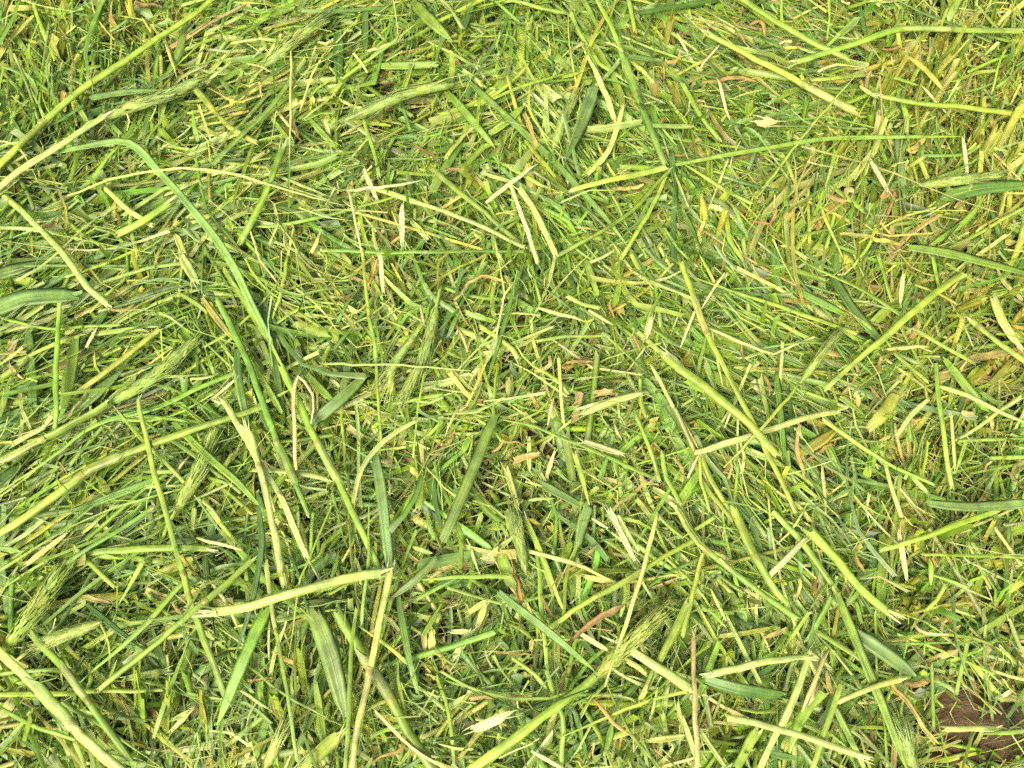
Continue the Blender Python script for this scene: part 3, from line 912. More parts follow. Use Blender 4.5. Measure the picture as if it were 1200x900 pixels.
5: """
S lime 42 5 | -55,360 0,402 120,490 240,592 335,705 | thick and bright, falling in the right half |
S lime 26 5 | -5,20 60,220 105,315 180,470 260,612 320,740 395,900 | long, crossing the thick bright stem | node=.33
S pale 27 5 | 48,692 200,642 330,602 430,572 545,548 | pale, lying across both crossing stems | cut=1
S lime 26 5 | 498,472 620,360 760,240 880,140 985,68 | straight, rising to a pale thin foot |
H leaf 30 5 | 412,448 470,372 548,272 | slim, on a hair-thin stalk | stalk=0
T lime 12 5 | 412,448 300,580 145,745 | hair-thin stalk under the slim seed head |
B green 31 4 | 330,425 345,560 358,705 | upright, dark, behind the crossing stems |
B blue 38 5 | 865,868 1000,882 1240,868 | dusky and level, reaching in from the side |
S lime 24 3 | 25,68 200,130 400,200 610,272 | |
S leaf 30 4 | 375,-10 500,60 640,130 765,205 | |
S lime 23 3 | 238,168 330,230 455,295 | |
B green 30 3 | 395,118 480,160 570,205 | |
B dark 38 3 | 528,75 600,190 690,290 | |
S leaf 27 3 | 768,250 858,410 | |
S lime 23 4 | 818,258 930,320 1025,378 | |
S leaf 22 3 | 688,240 765,330 865,445 | |
S leaf 25 3 | 688,-10 732,152 | |
B olive 50 4 | 655,598 715,545 745,488 | wide olive, in a nest of thin splinters |
B olive 42 3 | 415,695 500,640 540,605 | |
S pale 23 4 | 350,305 340,465 | |
D orange 20 5 | 408,588 400,660 432,775 | narrow, upright against dark gaps |
S lime 27 4 | 1008,218 1080,280 1150,332 1220,380 | jointed, with a dark knuckle near its tip | node=.3
K pale 29 4 | 1092,148 1130,240 1190,325 | |
U yellow 24 3 | 925,205 1060,155 | |
U olive 36 4 | 965,465 1055,395 | |
U yellow 38 4 | 1000,465 1090,370 | yellow, splayed like a fan with its neighbour |
T pale 18 4 | 888,455 1000,490 1100,540 1215,592 | |
S leaf 23 4 | 888,378 900,500 925,640 948,815 | |
D ochre 16 4 | 868,745 900,642 935,555 | |
K pale 19 5 | 943,558 956,745 | upright straw slip beside a green stem |
S pale 18 4 | 948,652 1050,602 1190,495 | |
S lime 19 4 | 968,652 1220,640 | |
S pale 23 4 | 698,685 730,800 770,915 | |
T pale 15 4 | 490,738 506,905 | |
S lime 17 4 | 58,690 95,900 | |
S lime 27 4 | 62,692 110,790 160,885 | |
T white 11 5 | 195,485 148,605 | |
T white 13 5 | 18,780 62,688 | |
K straw 15 5 | 775,68 765,168 | |
S lime 21 4 | 498,578 640,660 760,740 885,805 | |
S leaf 27 3 | 195,675 360,752 510,838 | |
D brown 26 3 | 1148,768 1192,805 | |
U yellow 32 3 | 1145,255 1215,180 | |
U olive 24 3 | 1080,165 1190,115 | |
T white 10 4 | 145,60 62,190 | |
T white 10 4 | 50,170 -5,320 | |
T pale 10 4 | 100,250 140,460 | |
B dark 34 2 | 140,100 190,220 | |
K straw 14 4 | -10,560 55,680 | |
D ochre 20 3 | 205,310 215,370 | |
D orange 18 3 | 290,420 310,480 | |
B leaf 40 3 | -10,870 70,740 | |
S leaf 18 4 | 180,880 195,750 | |
T pale 14 4 | 700,330 860,318 | |
S green 13 3 | 250,328 520,322 700,320 | |
S pale 15 4 | 60,240 240,265 460,285 | |
S leaf 20 3 | 790,560 800,650 | |
D tan 24 3 | 660,455 690,510 | |
D tan 22 3 | 960,440 990,370 | |
D orange 22 2 | 1030,300 1050,250 | |
D tan 22 3 | 1050,750 1090,720 | |
B leaf 34 3 | 920,360 1030,500 1080,550 | |
U lime 26 3 | 780,820 820,740 | |
U yellow 28 3 | 450,860 520,820 | |
B olive 30 3 | 1090,440 1150,380 | |
K pale 20 4 | 540,850 590,820 | |
D orange 20 3 | 440,720 520,660 | |
S pale 16 4 | 640,570 760,440 | |
S leaf 22 3 | 1080,710 1210,705 | |
B leaf 24 3 | 1050,480 1170,560 | |
S leaf 20 3 | 880,0 900,110 | |
S lime 20 3 | 60,0 110,90 | |
D ochre 24 3 | 930,150 970,90 | |
S leaf 24 3 | 1000,640 960,760 | |
B leaf 26 3 | 560,500 640,560 | |
""",
6: """
S pale 44 6 | -40,445 110,600 280,782 440,920 | thickest of all, yellow, falling to the bottom edge | node=.66
S leaf 34 5 | 112,428 210,550 340,710 455,868 | falling beside the thickest pale stem | node=.64 cut=0
S pale 39 7 | 755,352 880,330 1000,292 1100,262 1210,235 1345,215 | level, torn to a point at one end | cut=0
B dark 22 6 | 908,-20 920,120 882,330 825,510 | thin, curving and dark, over the torn level stem |
S leaf 24 7 | 930,75 960,320 990,520 1045,870 | |
S lime 17 7 | 1165,-20 1110,150 1070,300 1008,538 | |
B leaf 44 5 | 935,345 870,490 765,745 | folded lengthwise, with a pale tip below the torn stem |
B blue 68 4 | 1105,350 1160,500 1215,720 | broad and dusky, dropping below the torn stem |
H leaf 66 5 | 10,490 80,400 170,270 228,188 | plump, tip down near the side |
S green 23 4 | 225,192 320,120 530,-10 | dark stalk rising from the plump seed head |
H pale 46 5 | 360,385 250,425 145,470 | feathery and pale, lying nearly level | stalk=0
S leaf 34 4 | 325,142 480,131 600,126 735,130 | level, with a pinkish cut end | cut=1
S leaf 25 5 | 345,628 520,482 680,342 890,165 | long and straight, rising behind the torn stem |
S leaf 28 4 | 275,605 420,470 560,330 645,245 | |
B dark 22 4 | 305,325 420,420 510,488 | |
S lime 17 4 | -10,282 155,178 | |
S lime 26 3 | -20,642 200,640 400,630 575,624 | level, with a dark red joint | node=.7
S leaf 23 4 | -10,685 150,740 275,802 | |
S leaf 23 5 | 215,668 380,762 570,900 | |
U leaf 31 4 | 520,855 500,635 | |
U lime 15 4 | 486,855 480,555 | |
U lime 27 4 | 584,905 592,635 | |
B leaf 18 5 | 540,795 570,700 655,475 | |
B dark 46 3 | 685,578 760,520 860,442 | |
B green 38 3 | 982,585 895,870 | |
K pale 31 3 | 428,588 595,558 | |
K olive 38 3 | 548,224 695,158 | |
U lime 24 4 | 1085,690 1052,475 | |
H pale 40 5 | 930,905 962,835 990,765 | small, pale and upright near the bottom edge | stalk=0
K lime 58 4 | 1065,895 1200,770 | |
T white 13 5 | 695,92 855,132 | |
T pale 13 5 | 55,525 202,402 | |
K pale 19 5 | 92,185 232,78 | |
S lime 24 4 | 265,125 405,265 | |
S lime 24 4 | 415,325 502,178 | |
T straw 13 5 | 735,240 790,310 830,400 | |
S leaf 24 5 | 975,382 1210,342 | |
B blue 44 4 | 1075,322 1240,308 | |
D tan 32 3 | 295,295 395,330 | |
U leaf 24 4 | 80,905 112,715 | |
S lime 25 5 | 268,815 305,915 | |
S lime 20 4 | 735,-10 832,112 | |
S leaf 21 3 | 848,138 872,312 | |
B green 26 2 | 0,830 120,720 | |
D olive 34 1 | 30,830 150,860 | mossy yellow-green patch near the bottom edge |
S leaf 22 3 | 0,570 120,560 250,560 | |
B green 40 2 | 330,270 360,230 | |
S lime 22 3 | 320,540 300,640 | |
B leaf 26 4 | 0,130 80,140 | |
B leaf 30 3 | 640,560 700,380 | |
S leaf 18 4 | 340,850 420,860 560,900 | |
T pale 12 5 | 830,620 960,700 | |
U olive 28 3 | 720,850 705,640 | |
U leaf 24 3 | 690,720 650,560 | |
D ochre 26 3 | 880,590 960,580 | |
D ochre 22 2 | 440,650 445,700 | |
S leaf 18 4 | 870,540 1000,640 1200,750 | |
B dark 24 4 | 720,160 740,330 760,460 | |
S lime 20 3 | 520,290 600,370 | |
K pale 20 4 | 600,770 680,690 | |
K pale 22 4 | 610,730 660,700 | |
S leaf 24 3 | 800,820 950,700 | |
B leaf 28 3 | 1110,600 1140,800 | |
U lime 26 3 | 1000,800 960,640 | |
S lime 22 4 | 40,790 110,700 | |
S leaf 24 3 | 370,620 410,520 | |
T white 10 5 | 670,340 780,372 | |
T white 9 5 | 945,380 945,520 | |
""",
7: """
S pale 35 6 | 172,205 120,440 80,620 35,910 | stout, standing from a blunt cut top to the bottom edge | cut=0
S leaf 21 6 | 96,-20 88,180 72,390 | |
S leaf 24 5 | 55,335 35,600 15,910 | |
B blue 32 5 | 332,168 260,240 155,315 | |
S leaf 46 4 | -20,340 100,540 200,705 270,832 350,940 | thick, with a dark ring at its joint | node=.55
S leaf 21 4 | 265,240 410,235 585,228 | |
H olive 62 5 | 890,585 1010,465 1135,350 | large, dull olive, on a long lime stalk | stalk=0
S lime 38 5 | 895,575 790,662 620,790 440,915 | long stalk of the large olive seed head |
S leaf 17 4 | 350,560 500,630 660,655 800,635 935,558 | arching up to the large olive seed head |
B green 31 5 | 555,285 690,390 800,480 890,560 | straight dark, pointing at the large olive seed head |
S lime 27 5 | 735,405 900,300 1060,210 1250,95 | |
S pale 27 4 | 655,138 800,190 965,247 | |
S pale 41 5 | 978,462 1100,540 1230,625 | thick, under the large seed head | cut=0
T pale 17 6 | 1112,0 1060,200 1010,360 928,615 | long thin, crossing the large seed head |
S lime 23 5 | 772,792 950,720 1100,665 1250,628 | |
K white 36 6 | 458,768 520,740 592,708 | bright flat chip, alone near the bottom |
S lime 31 4 | 648,25 700,150 750,270 795,368 | |
S leaf 27 4 | 722,555 735,680 772,890 | |
S leaf 24 4 | 685,120 700,330 722,540 | |
D brown 37 4 | 788,475 880,392 1005,318 | long wrinkled, beside the large seed head |
D orange 31 4 | 598,165 622,280 630,335 | upright, orange-brown, hanging in the clippings |
D brown 18 4 | 700,298 755,385 | |
D brown 22 3 | 545,495 695,502 | |
D brown 26 3 | 425,212 440,165 | |
D tan 24 3 | 455,652 655,640 | pinkish, with a splintered end |
D orange 30 2 | 115,872 225,828 | |
T orange 14 5 | 888,658 960,740 1025,788 | bright, under the stalk of the large seed head |
K pale 31 4 | 395,508 458,415 | |
T white 17 5 | 668,838 790,905 | |
S leaf 24 4 | 928,588 1000,720 1125,905 | |
S lime 30 4 | 1048,665 1130,490 1215,325 | jointed, with a dark knuckle near the bottom | node=.25
B blue 42 4 | 865,-20 828,115 | |
K white 23 5 | 943,-5 1028,165 | |
K pale 16 5 | 972,15 1042,135 | |
S lime 23 4 | 598,512 715,612 | |
K pale 19 5 | 508,162 605,88 | |
S leaf 20 3 | 335,580 388,720 396,880 | |
K straw 14 5 | 118,698 250,830 375,905 | |
S leaf 17 4 | 368,264 560,322 | |
B leaf 36 3 | 755,212 1045,205 | |
K pale 24 4 | 450,352 510,310 | |
D tan 24 3 | 355,350 420,310 | |
S leaf 20 4 | 260,310 410,230 | |
B leaf 26 4 | 290,430 350,330 | |
K pale 26 4 | 510,320 480,400 | |
B blue 26 3 | 555,450 590,490 | |
S lime 20 4 | 60,400 140,460 230,530 | |
K pale 30 3 | 320,420 318,500 | |
S leaf 20 4 | 200,530 220,700 | |
B green 26 4 | 200,300 240,520 270,640 | |
D brown 22 2 | 360,440 360,560 | |
K pale 20 4 | 390,420 460,420 | |
K white 18 5 | 830,420 940,490 | |
S pale 24 4 | 1000,520 1080,575 | |
B leaf 34 4 | 580,0 640,180 | |
H blue 34 4 | 650,220 630,110 610,20 | feathery and grey-green, hanging in the middle | stalk=0
D tan 22 3 | 870,150 900,110 | |
T white 14 5 | 880,20 940,60 | |
S lime 20 4 | 1120,20 1200,90 | |
K pale 22 4 | 860,230 960,245 | |
S leaf 28 3 | 1130,700 1160,820 | |
K pale 22 4 | 1080,805 1200,790 | |
B blue 34 2 | 600,660 600,740 | |
S lime 22 4 | 100,690 185,655 | |
S pale 16 4 | 340,815 460,835 | |
S leaf 22 3 | 280,620 360,690 | |
B leaf 30 3 | 930,840 960,720 | |
B green 30 3 | 820,700 870,880 | |
K pale 24 4 | 1180,680 1200,760 | |
D orange 22 2 | 1095,820 1120,850 | |
K yellow 30 3 | 1140,860 1190,905 | |
""",
8: """
S lime 34 5 | 175,-15 260,160 330,280 365,318 | jointed, falling to a blunt foot | node=.62
S leaf 36 4 | -10,0 60,110 250,262 405,378 | |
S lime 46 5 | 438,58 540,170 620,262 722,352 | thick flattened, broken off at a white end | cut=1
K white 24 6 | 303,228 370,162 432,93 | white papery slip crossing the green stems |
S pale 31 6 | 95,572 260,536 445,510 | pale, meeting another at a corner |
S pale 37 6 | 447,500 390,650 330,790 265,915 | wide, falling from the corner of two pale stems |
B dark 44 4 | 78,588 200,622 355,645 | broad and glossy, under the corner of pale stems |
S pale 31 6 | 145,722 300,755 450,795 620,855 | crossing the wide pale stem near the bottom | cut=1
S lime 50 4 | 495,635 430,745 372,850 | |
S lime 31 5 | 557,605 510,740 452,915 | bright, upright, near the crossing pale stems |
S pale 25 6 | 540,672 640,632 765,588 | slim, pointing at the orange-yellow leaf |
B leaf 36 5 | 545,288 600,430 670,600 730,750 790,915 | long pointed, falling to the bottom edge |
B blue 56 4 | 595,415 700,490 820,578 | broad, grey-green, behind the long pointed blade |
D ochre 35 6 | 728,605 800,690 888,815 | orange-yellow leaf beside the bare soil |
D straw 20 6 | 812,398 860,425 932,430 | pale, curled at one end above the bare soil |
S tan 22 6 | 38,435 35,640 48,915 | dead, dry and upright at the bottom edge | cut=0
T tan 17 5 | 512,478 460,600 408,735 | |
S leaf 15 5 | 678,355 686,590 | |
S lime 27 5 | 695,132 900,70 1110,-8 | tapering, rising towards the upper right |
S lime 19 4 | 845,150 1230,161 | |
S leaf 20 4 | 865,218 1005,268 | |
U olive 31 3 | 748,275 838,225 | |
D tan 36 3 | 295,445 365,408 | |
D ochre 36 3 | 472,185 458,295 | |
K pale 21 5 | 155,368 210,480 285,628 | |
S lime 25 4 | 345,495 445,352 | |
S green 23 4 | 435,455 522,298 | |
T pale 13 5 | 98,268 152,385 | |
H blue 56 5 | 815,915 790,830 745,735 | feathery, dropping off the bottom edge | stalk=0
S pale 24 3 | 915,762 1108,764 | lying across the bare soil |
B leaf 26 4 | 58,645 128,458 | |
S lime 48 3 | 178,915 265,765 | |
S lime 26 4 | 1118,478 1215,572 | |
S pale 17 4 | 1098,560 1215,592 | |
S pale 20 4 | 1098,58 1185,185 | |
K straw 20 5 | 760,68 786,235 | |
S green 13 4 | 688,466 1145,455 | |
S leaf 31 4 | 325,5 440,130 545,285 | |
K white 18 4 | 1120,650 1150,630 | |
D orange 22 3 | 890,190 895,130 | |
D tan 20 3 | 1160,80 1165,210 | |
K pale 22 4 | 1145,370 1190,490 | |
D ochre 26 3 | 400,310 415,230 | |
U yellow 28 3 | 790,390 820,320 | |
U olive 30 3 | 850,300 770,310 | |
S lime 20 4 | 850,350 920,260 | |
B blue 34 2 | 890,540 930,510 | |
D brown 30 1 | 1030,560 1080,510 | |
S leaf 18 4 | 750,800 790,620 | |
S leaf 16 4 | 875,540 880,760 | |
B leaf 26 4 | 540,700 640,900 | |
S leaf 24 4 | 560,780 720,760 | |
K pale 22 5 | 60,770 150,900 | |
K pale 20 5 | 400,460 520,550 | |
S leaf 24 4 | 470,420 600,500 | |
B leaf 20 4 | 610,320 630,390 | |
S lime 26 4 | 0,430 70,150 | |
S lime 22 4 | 0,90 110,20 | |
B dark 40 2 | 330,130 300,200 | |
K pale 20 4 | 0,720 60,900 | |
S leaf 22 4 | 700,700 720,900 | |
D tan 28 3 | 505,560 520,640 | |
D straw 18 4 | 470,600 440,680 | |
S leaf 24 4 | 960,640 1000,460 | |
B leaf 24 3 | 1030,430 1200,330 | |
D ochre 26 3 | 900,450 980,400 | |
U yellow 24 3 | 1180,640 1190,540 | |
S leaf 22 4 | 1050,780 1200,770 | |
B dark 26 4 | 310,850 420,870 | |
S lime 22 4 | 200,690 320,700 | |
""",
}
LAYER = [0.013, 0.017, 0.0205, 0.0235, 0.0265, 0.0295, 0.0325, 0.0355]
KIND = {'S': ('cut_stem', 'stem', 'stem'), 'B': ('grass_blade', 'grass blade', 'blade'), 'H': ('seed_head', 'seed head', 'seed head'),
        'D': ('dead_leaf', 'dead leaf', 'leaf scrap'), 'K': ('split_clipping', 'clipping', 'split clipping'), 'T': ('straw_fibre', 'fibre', 'fibre'),
        'U': ('stubble_shoot', 'shoot', 'rooted cut shoot')}
GROUP = {'S': 'cut stems lying on the mown grass', 'B': 'loose blades lying on the mown grass', 'H': 'seed heads lying on the mown grass', 'D': 'dead leaf scraps among the clippings',
         'K': 'split clippings lying on the mown grass', 'T': 'thin fibres lying on the mown grass', 'U': 'cut shoots rooted in the ground'}

def lerp(a, b, t):
    return np.array(a) * (1 - t) + np.array(b) * t

def cut_end(root, p, t, s, n, dia, tint, ragged):
    """The frayed mouth of a cut stem: a pale pith disc set into the tube and splinters round the rim."""
    mb = MB()
    k = 8
    v = [p - t * dia * 0.25] + [p - t * dia * 0.22 + (s * math.cos(a) + n * math.sin(a)) * dia * 0.46 for a in np.linspace(0, 2 * math.pi, k + 1)[:-1]]
    c = [C('white') * 0.95] + [C('pale')] * k
    mb.add(v, [(0, 1 + i, 1 + (i + 1) % k) for i in range(k)], c, [(0, 0.002 * i, 1) for i in range(k + 1)])
    for _ in range(max(0, int(4 + 6 * ragged))):
        a = rng.uniform(0, 2 * math.pi); ln = dia * rng.uniform(0.35, 1.7) * (0.5 + max(0, ragged)); w = dia * rng.uniform(.07, .2)
        r = (s * math.cos(a) + n * math.sin(a)); q = np.cross(t, r)
        o = p + r * dia * 0.42 - t * dia * 0.35
        tip = p + r * dia * (0.42 + rng.normal(.1, .25)) + t * ln + q * dia * rng.normal(0, .25)
        mid = (o + tip) / 2 + r * dia * .06
        cc = lerp(tint, C('white'), rng.uniform(.4, 1))
        mb.add([o - q * w, o + q * w, mid + q * w * .8, mid - q * w * .8, tip + q * w * .3, tip - q * w * .3], [(0, 1, 2, 3), (3, 2, 4, 5)],
               [lerp(tint, cc, .5)] * 2 + [cc] * 2 + [C('white')] * 2, [(0, 0, 3), (0, .002, 3), (.003, .002, 3), (.003, 0, 3), (.006, .002, 3), (.006, 0, 3)])
    mb.build("cut_end", M_CUT, root, origin=root.location)

def build_stem(name, pts, dia, tint, opts):
    root = empty(name, pts[0] + Vector((0, 0, -dia / 2)))
    path = spline(pts, 0.006)
    n = len(path)
    length = np.linalg.norm(np.diff(path, axis=0), axis=1).sum()
    u = np.linspace(0, 1, n)
    path = path + np.c_[np.zeros(n), np.zeros(n), 0.0005 * np.sin(u * length * 60 + rng.uniform(0, 6))]
    wob = np.cumsum(rng.normal(0, .00028, (n, 2)), axis=0)
    wob -= wob[0] + (wob[-1] - wob[0]) * u[:, None]
    path[:, :2] += wob                                  # no stem is quite straight
    if 'lesser' in opts and rng.random() < .35:         # some are creased
        k0 = rng.uniform(.3, .7); sd = np.array([-(path[-1] - path[0])[1], (path[-1] - path[0])[0]])
        path[:, :2] += sd * (np.minimum(u / k0, (1 - u) / (1 - k0)) * rng.normal(0, .06))[:, None]
    nodes = [float(o[5:]) for o in opts if o.startswith('node=')]
    if not nodes and length > .07 and rng.random() < .6:
        nodes = [float(rng.uniform(.25, .75))]
    width = dia * (1 + 0.05 * np.sin(u * length * 90 + rng.uniform(0, 6)) + rng.normal(0, .015, n)) * (1 - 0.14 * u * rng.choice([-1, 1]))
    endtint = lerp(tint, C('pale'), 0.6)
    tints = []
    for q in u:
        e = max(0, 1 - min(q, 1 - q) * length / (dia * 3.5)) * 0.5
        k = lerp(tint, endtint, e)
        for nd in nodes:       # a jointed stem turns greener past its joint
            k = k * (1.10 if q < nd else 0.86)
        tints.append(k * (1 + rng.normal(0, .05)))
    mb = MB()
    flat = rng.uniform(.5, .8)
    width = width * .82
    width = width * np.interp(u, [0, rng.uniform(.2, .8), 1], rng.uniform(.82, 1.1, 3))
    if 'lesser' in opts:
        width = width * .88
        if rng.random() < .55:      # a flattened length, drawn out to a point at one end
            flat = rng.uniform(.3, .5)
            width = width * (np.interp(u, [0, .5, 1], [.9, 1.0, .25]) if rng.random() < .5 else np.interp(u, [0, .5, 1], [.25, 1.0, .9]))
    prof = [(x, y * flat) for x, y in CIRCLE]
    ribs = [(x * (1.0 if q % 2 else .9), y * (1.0 if q % 2 else .9)) for q, (x, y) in enumerate((.5 * math.cos(a), .5 * flat * math.sin(a)) for a in np.linspace(0, 2 * math.pi, 15)[:-1])]
    drift = rng.uniform(-.22, .22)
    other = C('pale') if rng.random() < .5 else C('green')
    tints = [lerp(k, other, (max(0, q - .4) if drift > 0 else max(0, .6 - q)) * abs(drift) * 3) for k, q in zip(tints, u)]
    sweep(mb, path, ribs, width, tints, roll=rng.normal(0, .25), jag=0.6)
    mb.build("stalk", M_STEM, root, origin=root.location)
    T, S, N = frames(path)
    ends = [o[4:] for o in opts if o.startswith('cut=')]
    for which in (0, 1):
        rag = 1.0 if str(which) in ends else rng.uniform(-.7, .35)
        i = 0 if which == 0 else n - 1
        if 'x' in ends:
            continue
        inside = -25 < (path[i][0] / 0.62 + .5) * 1200 < 1225
        if inside:
            cut_end(root, path[i], (-T[i] if which == 0 else T[i]), S[i], N[i], width[i] * .96, tint, rag)
    for nd in nodes:
        i = min(n - 2, max(1, int(nd * (n - 1))))
        ax = path[i + 1] - path[i - 1]; ax /= np.linalg.norm(ax)
        loc = np.array([path[i] + ax * d * dia for d in (-.42, -.2, 0, .2, .42)])
        m2 = MB()
        dk = lerp(tint, C('brown'), .45)
        sweep(m2, loc, CIRCLE, width[i] * np.array([1.0, 1.16, 1.22, 1.14, 1.0]), [tint, dk, lerp(tint, C('brown'), .75), dk, tint])
        m2.build("node", M_STEM, root, origin=root.location)
        if rng.random() < .75:          # the leaf sheath that wraps the stem above its joint, torn open at its mouth
            m = max(3, int(rng.uniform(.012, .034) / .006))
            seg = path[i:i + m + 1] if rng.random() < .5 else path[max(0, i - m):i + 1][::-1]
            if len(seg) > 2:
                m3 = MB()
                arc = [(.56 * math.cos(a), .56 * flat * math.sin(a) + .02) for a in np.linspace(-.6, 3.7, 9)]
                sw = width[i] * np.linspace(1.02, 1.16, len(seg))
                shc = jit(lerp(tint, C('leaf') if rng.random() < .6 else C('straw'), .4), .1)
                sweep(m3, seg, arc, sw, [lerp(shc, C('pale'), .35 * q) for q in np.linspace(0, 1, len(seg))], closed=False, jag=1.0, roll=rng.normal(0, .5))
                m3.build("sheath", M_BLADE, root, origin=root.location)
    return root

def build_blade(name, pts, wid, tint, opts, mat=None):
    root = empty(name, pts[0])
    path = spline(pts, 0.006)
    n = len(path); u = np.linspace(0, 1, n)
    if 'fold' in opts:
        width = wid * np.interp(u, [0, .1, .3, .34, .6, 1], [.55, .95, 1, .8, 1, .75])
    else:
        flip = rng.random() < 0.5
        ends = [.72, .95, 1, .72, .12] if rng.random() < .5 else [.75, .95, 1, .92, .7]
        width = wid * np.interp(u, [0, .12, .55, .85, 1], ends) * (1 + rng.normal(0, .05, n))
    sgn = rng.uniform(.6, 1.2)
    prof = [(x, y * sgn) for x, y in VLENS]
    roll = (0.0 if 'fold' in opts else 1.0) * (rng.normal(0, .15) + np.linspace(0, rng.normal(0, .35 if 'main' in opts else .9), n))
    tints = [lerp(tint, tint * 1.25, q * .6) * (1 + .06 * math.sin(q * 9)) for q in u]
    mb = MB()
    sweep(mb, path, prof, width, tints, roll=roll, jag=.5)
    mb.build("lamina", mat or M_BLADE, root, origin=root.location)
    m2 = MB()
    T, S, N = frames(path)
    rr = np.broadcast_to(roll, (n,))
    up = N * np.cos(rr)[:, None] - S * np.sin(rr)[:, None]
    sweep(m2, path - up * (wid * .075 * sgn), [(x * 1, y * 1) for x, y in CIRCLE[::2]], width * .14 + .0001, [lerp(k, C('pale'), .35) for k in tints])
    m2.build("midrib", mat or M_BLADE, root, origin=root.location)
    return root

def build_head(name, pts, wid, tint, opts):
    """A barley-like head: overlapping spikelets in ranks along the axis, each drawn out into a long awn."""
    root = empty(name, pts[0])
    path = spline(pts, 0.002)
    n = len(path)
    length = np.linalg.norm(np.diff(path, axis=0), axis=1).sum()
    T, S, N = frames(path)
    sp, aw = MB(), MB()
    tint = lerp(tint, lerp(C('lime'), C('pale'), .5), .45)
    tint = np.clip(tint * 1.12, 0, .7)
    core = MB()  # solid core added along the axis so gaps between spikelets don't look dark
    uu = np.linspace(0, 1, n)
    sweep(core, path, CIRCLE, wid * .42 * np.interp(uu, [0, .15, .5, .85, 1], [.5, .95, 1, .7, .2]), [tint] * n, cap=True)
    core.build("rachis_filler", M_HEAD, root, origin=root.location)
    wid = wid * 1.15
    rows = max(12, int(length / 0.0026))
    for r in range(rows):
        u = (r + .2) / rows
        i = min(n - 1, int(u * .86 * (n - 1)))
        env = np.interp(u, [0, .15, .5, .85, 1], [.55, .95, 1, .75, .45])
        for k in range(7):
            a = (k + (r % 2) * .5 + rng.normal(0, .12)) * 2 * math.pi / 7
            rad = S[i] * math.cos(a) + N[i] * (math.sin(a) * .72)
            q = np.cross(T[i], rad); q /= np.linalg.norm(q)
            ln = rng.uniform(.013, .019) * np.clip(wid / .020, .6, 1.2); w = ln * rng.uniform(.095, .13)
            base = path[i] + rad * wid * .10
            mid = base + T[i] * ln * .5 + rad * wid * .27 * env
            tip = base + T[i] * ln + rad * wid * .30 * env
            top = mid + rad * w * .55
            kk = jit(lerp(tint, C('green'), rng.uniform(0, .18)) if k % 2 else lerp(tint, C('white'), rng.uniform(.05, .3)), .12)
            v = [base, mid - q * w, top, mid + q * w, tip]
            sp.add(v, [(0, 1, 2), (0, 2, 3), (1, 4, 2), (2, 4, 3)], [kk * .9, kk, lerp(kk, C('pale'), .2), kk, lerp(kk, C('pale'), .5)],
                   [(0, r * .4 + k, 1), (ln / 2, r * .4 + k, 1), (ln / 2, r * .4 + k + .01, 1), (ln / 2, r * .4 + k + .02, 1), (ln, r * .4 + k, 1)])
            if rng.random() < .45:
                continue
            al = rng.uniform(.006, .014) * (1.0 if u < .8 else .8)
            dirn = T[i] + rad * rng.uniform(.0, .16) + q * rng.normal(0, .06)
            e = tip + dirn * al + np.array([0, 0, -.0006])
            h = .00016
            ca = lerp(tint, C('white'), rng.uniform(.15, .7))
            m_ = (tip + e) / 2
            aw.add([tip - q * h * 1.5, tip + q * h * 1.5, tip + rad * h * 1.5, m_ - q * h, m_ + q * h, m_ + rad * h, e], [(0, 1, 4, 3), (1, 2, 5, 4), (2, 0, 3, 5), (3, 4, 6), (4, 5, 6), (5, 3, 6)],
                   [kk] * 3 + [ca] * 4, [(0, r + k, 2)] * 3 + [(.005, r + k, 2)] * 3 + [(.01, r + k, 2)])
    o = sp.build("spikelets", M_HEAD, root, origin=root.location); o["kind"] = "stuff"
    o = aw.build("awns", M_HEAD, root, origin=root.location); o["kind"] = "stuff"
    if 'stalk=0' not in opts:
        st = MB()
        p0 = path[0]; back = -T[0]
        pp = np.array([p0 + T[0] * .004, p0, p0 + back * .006, p0 + back * .013 + np.array([0, 0, -.003])])
        sweep(st, pp, CIRCLE, np.array([.0016, .0018, .0019, .0019]), [lerp(tint, C('lime'), .6)] * 4, cap=True)
        st.build("stalk", M_STEM, root, origin=root.location)
    return root

def build_dead(name, pts, wid, tint, opts):
    path = spline(pts, 0.003)
    n = len(path); u = np.linspace(0, 1, n)
    path = path + np.c_[rng.normal(0, .0004, n), rng.normal(0, .0004, n), .0012 * np.sin(u * rng.uniform(3, 8) + rng.uniform(0, 6))]
    curl = rng.uniform(.15, .42)
    prof = [(-.5, curl), (-.28, .06), (0, -.06), (.27, .08), (.46, curl * .9), (.26, .02), (0, -.12), (-.27, 0)]
    prof = [(x + rng.normal(0, .02), y) for x, y in prof]
    width = wid * .66 * np.interp(u, [0, .15, .5, .85, 1], rng.uniform([.5, .6, .7, .6, .15], [1.0, 1.1, 1.1, 1.0, .9])) * (1 + rng.normal(0, .09, n))
    tints = [jit(lerp(tint, C('brown'), max(0, .35 * math.sin(q * rng.uniform(2, 4) + 1))), .08) for q in u]
    mb = MB()
    sweep(mb, path, prof, width, tints, roll=np.linspace(rng.normal(0, .5), rng.normal(0, .9), n), jag=.6)
    return mb.build(name, M_DRY, None, origin=pts[0])

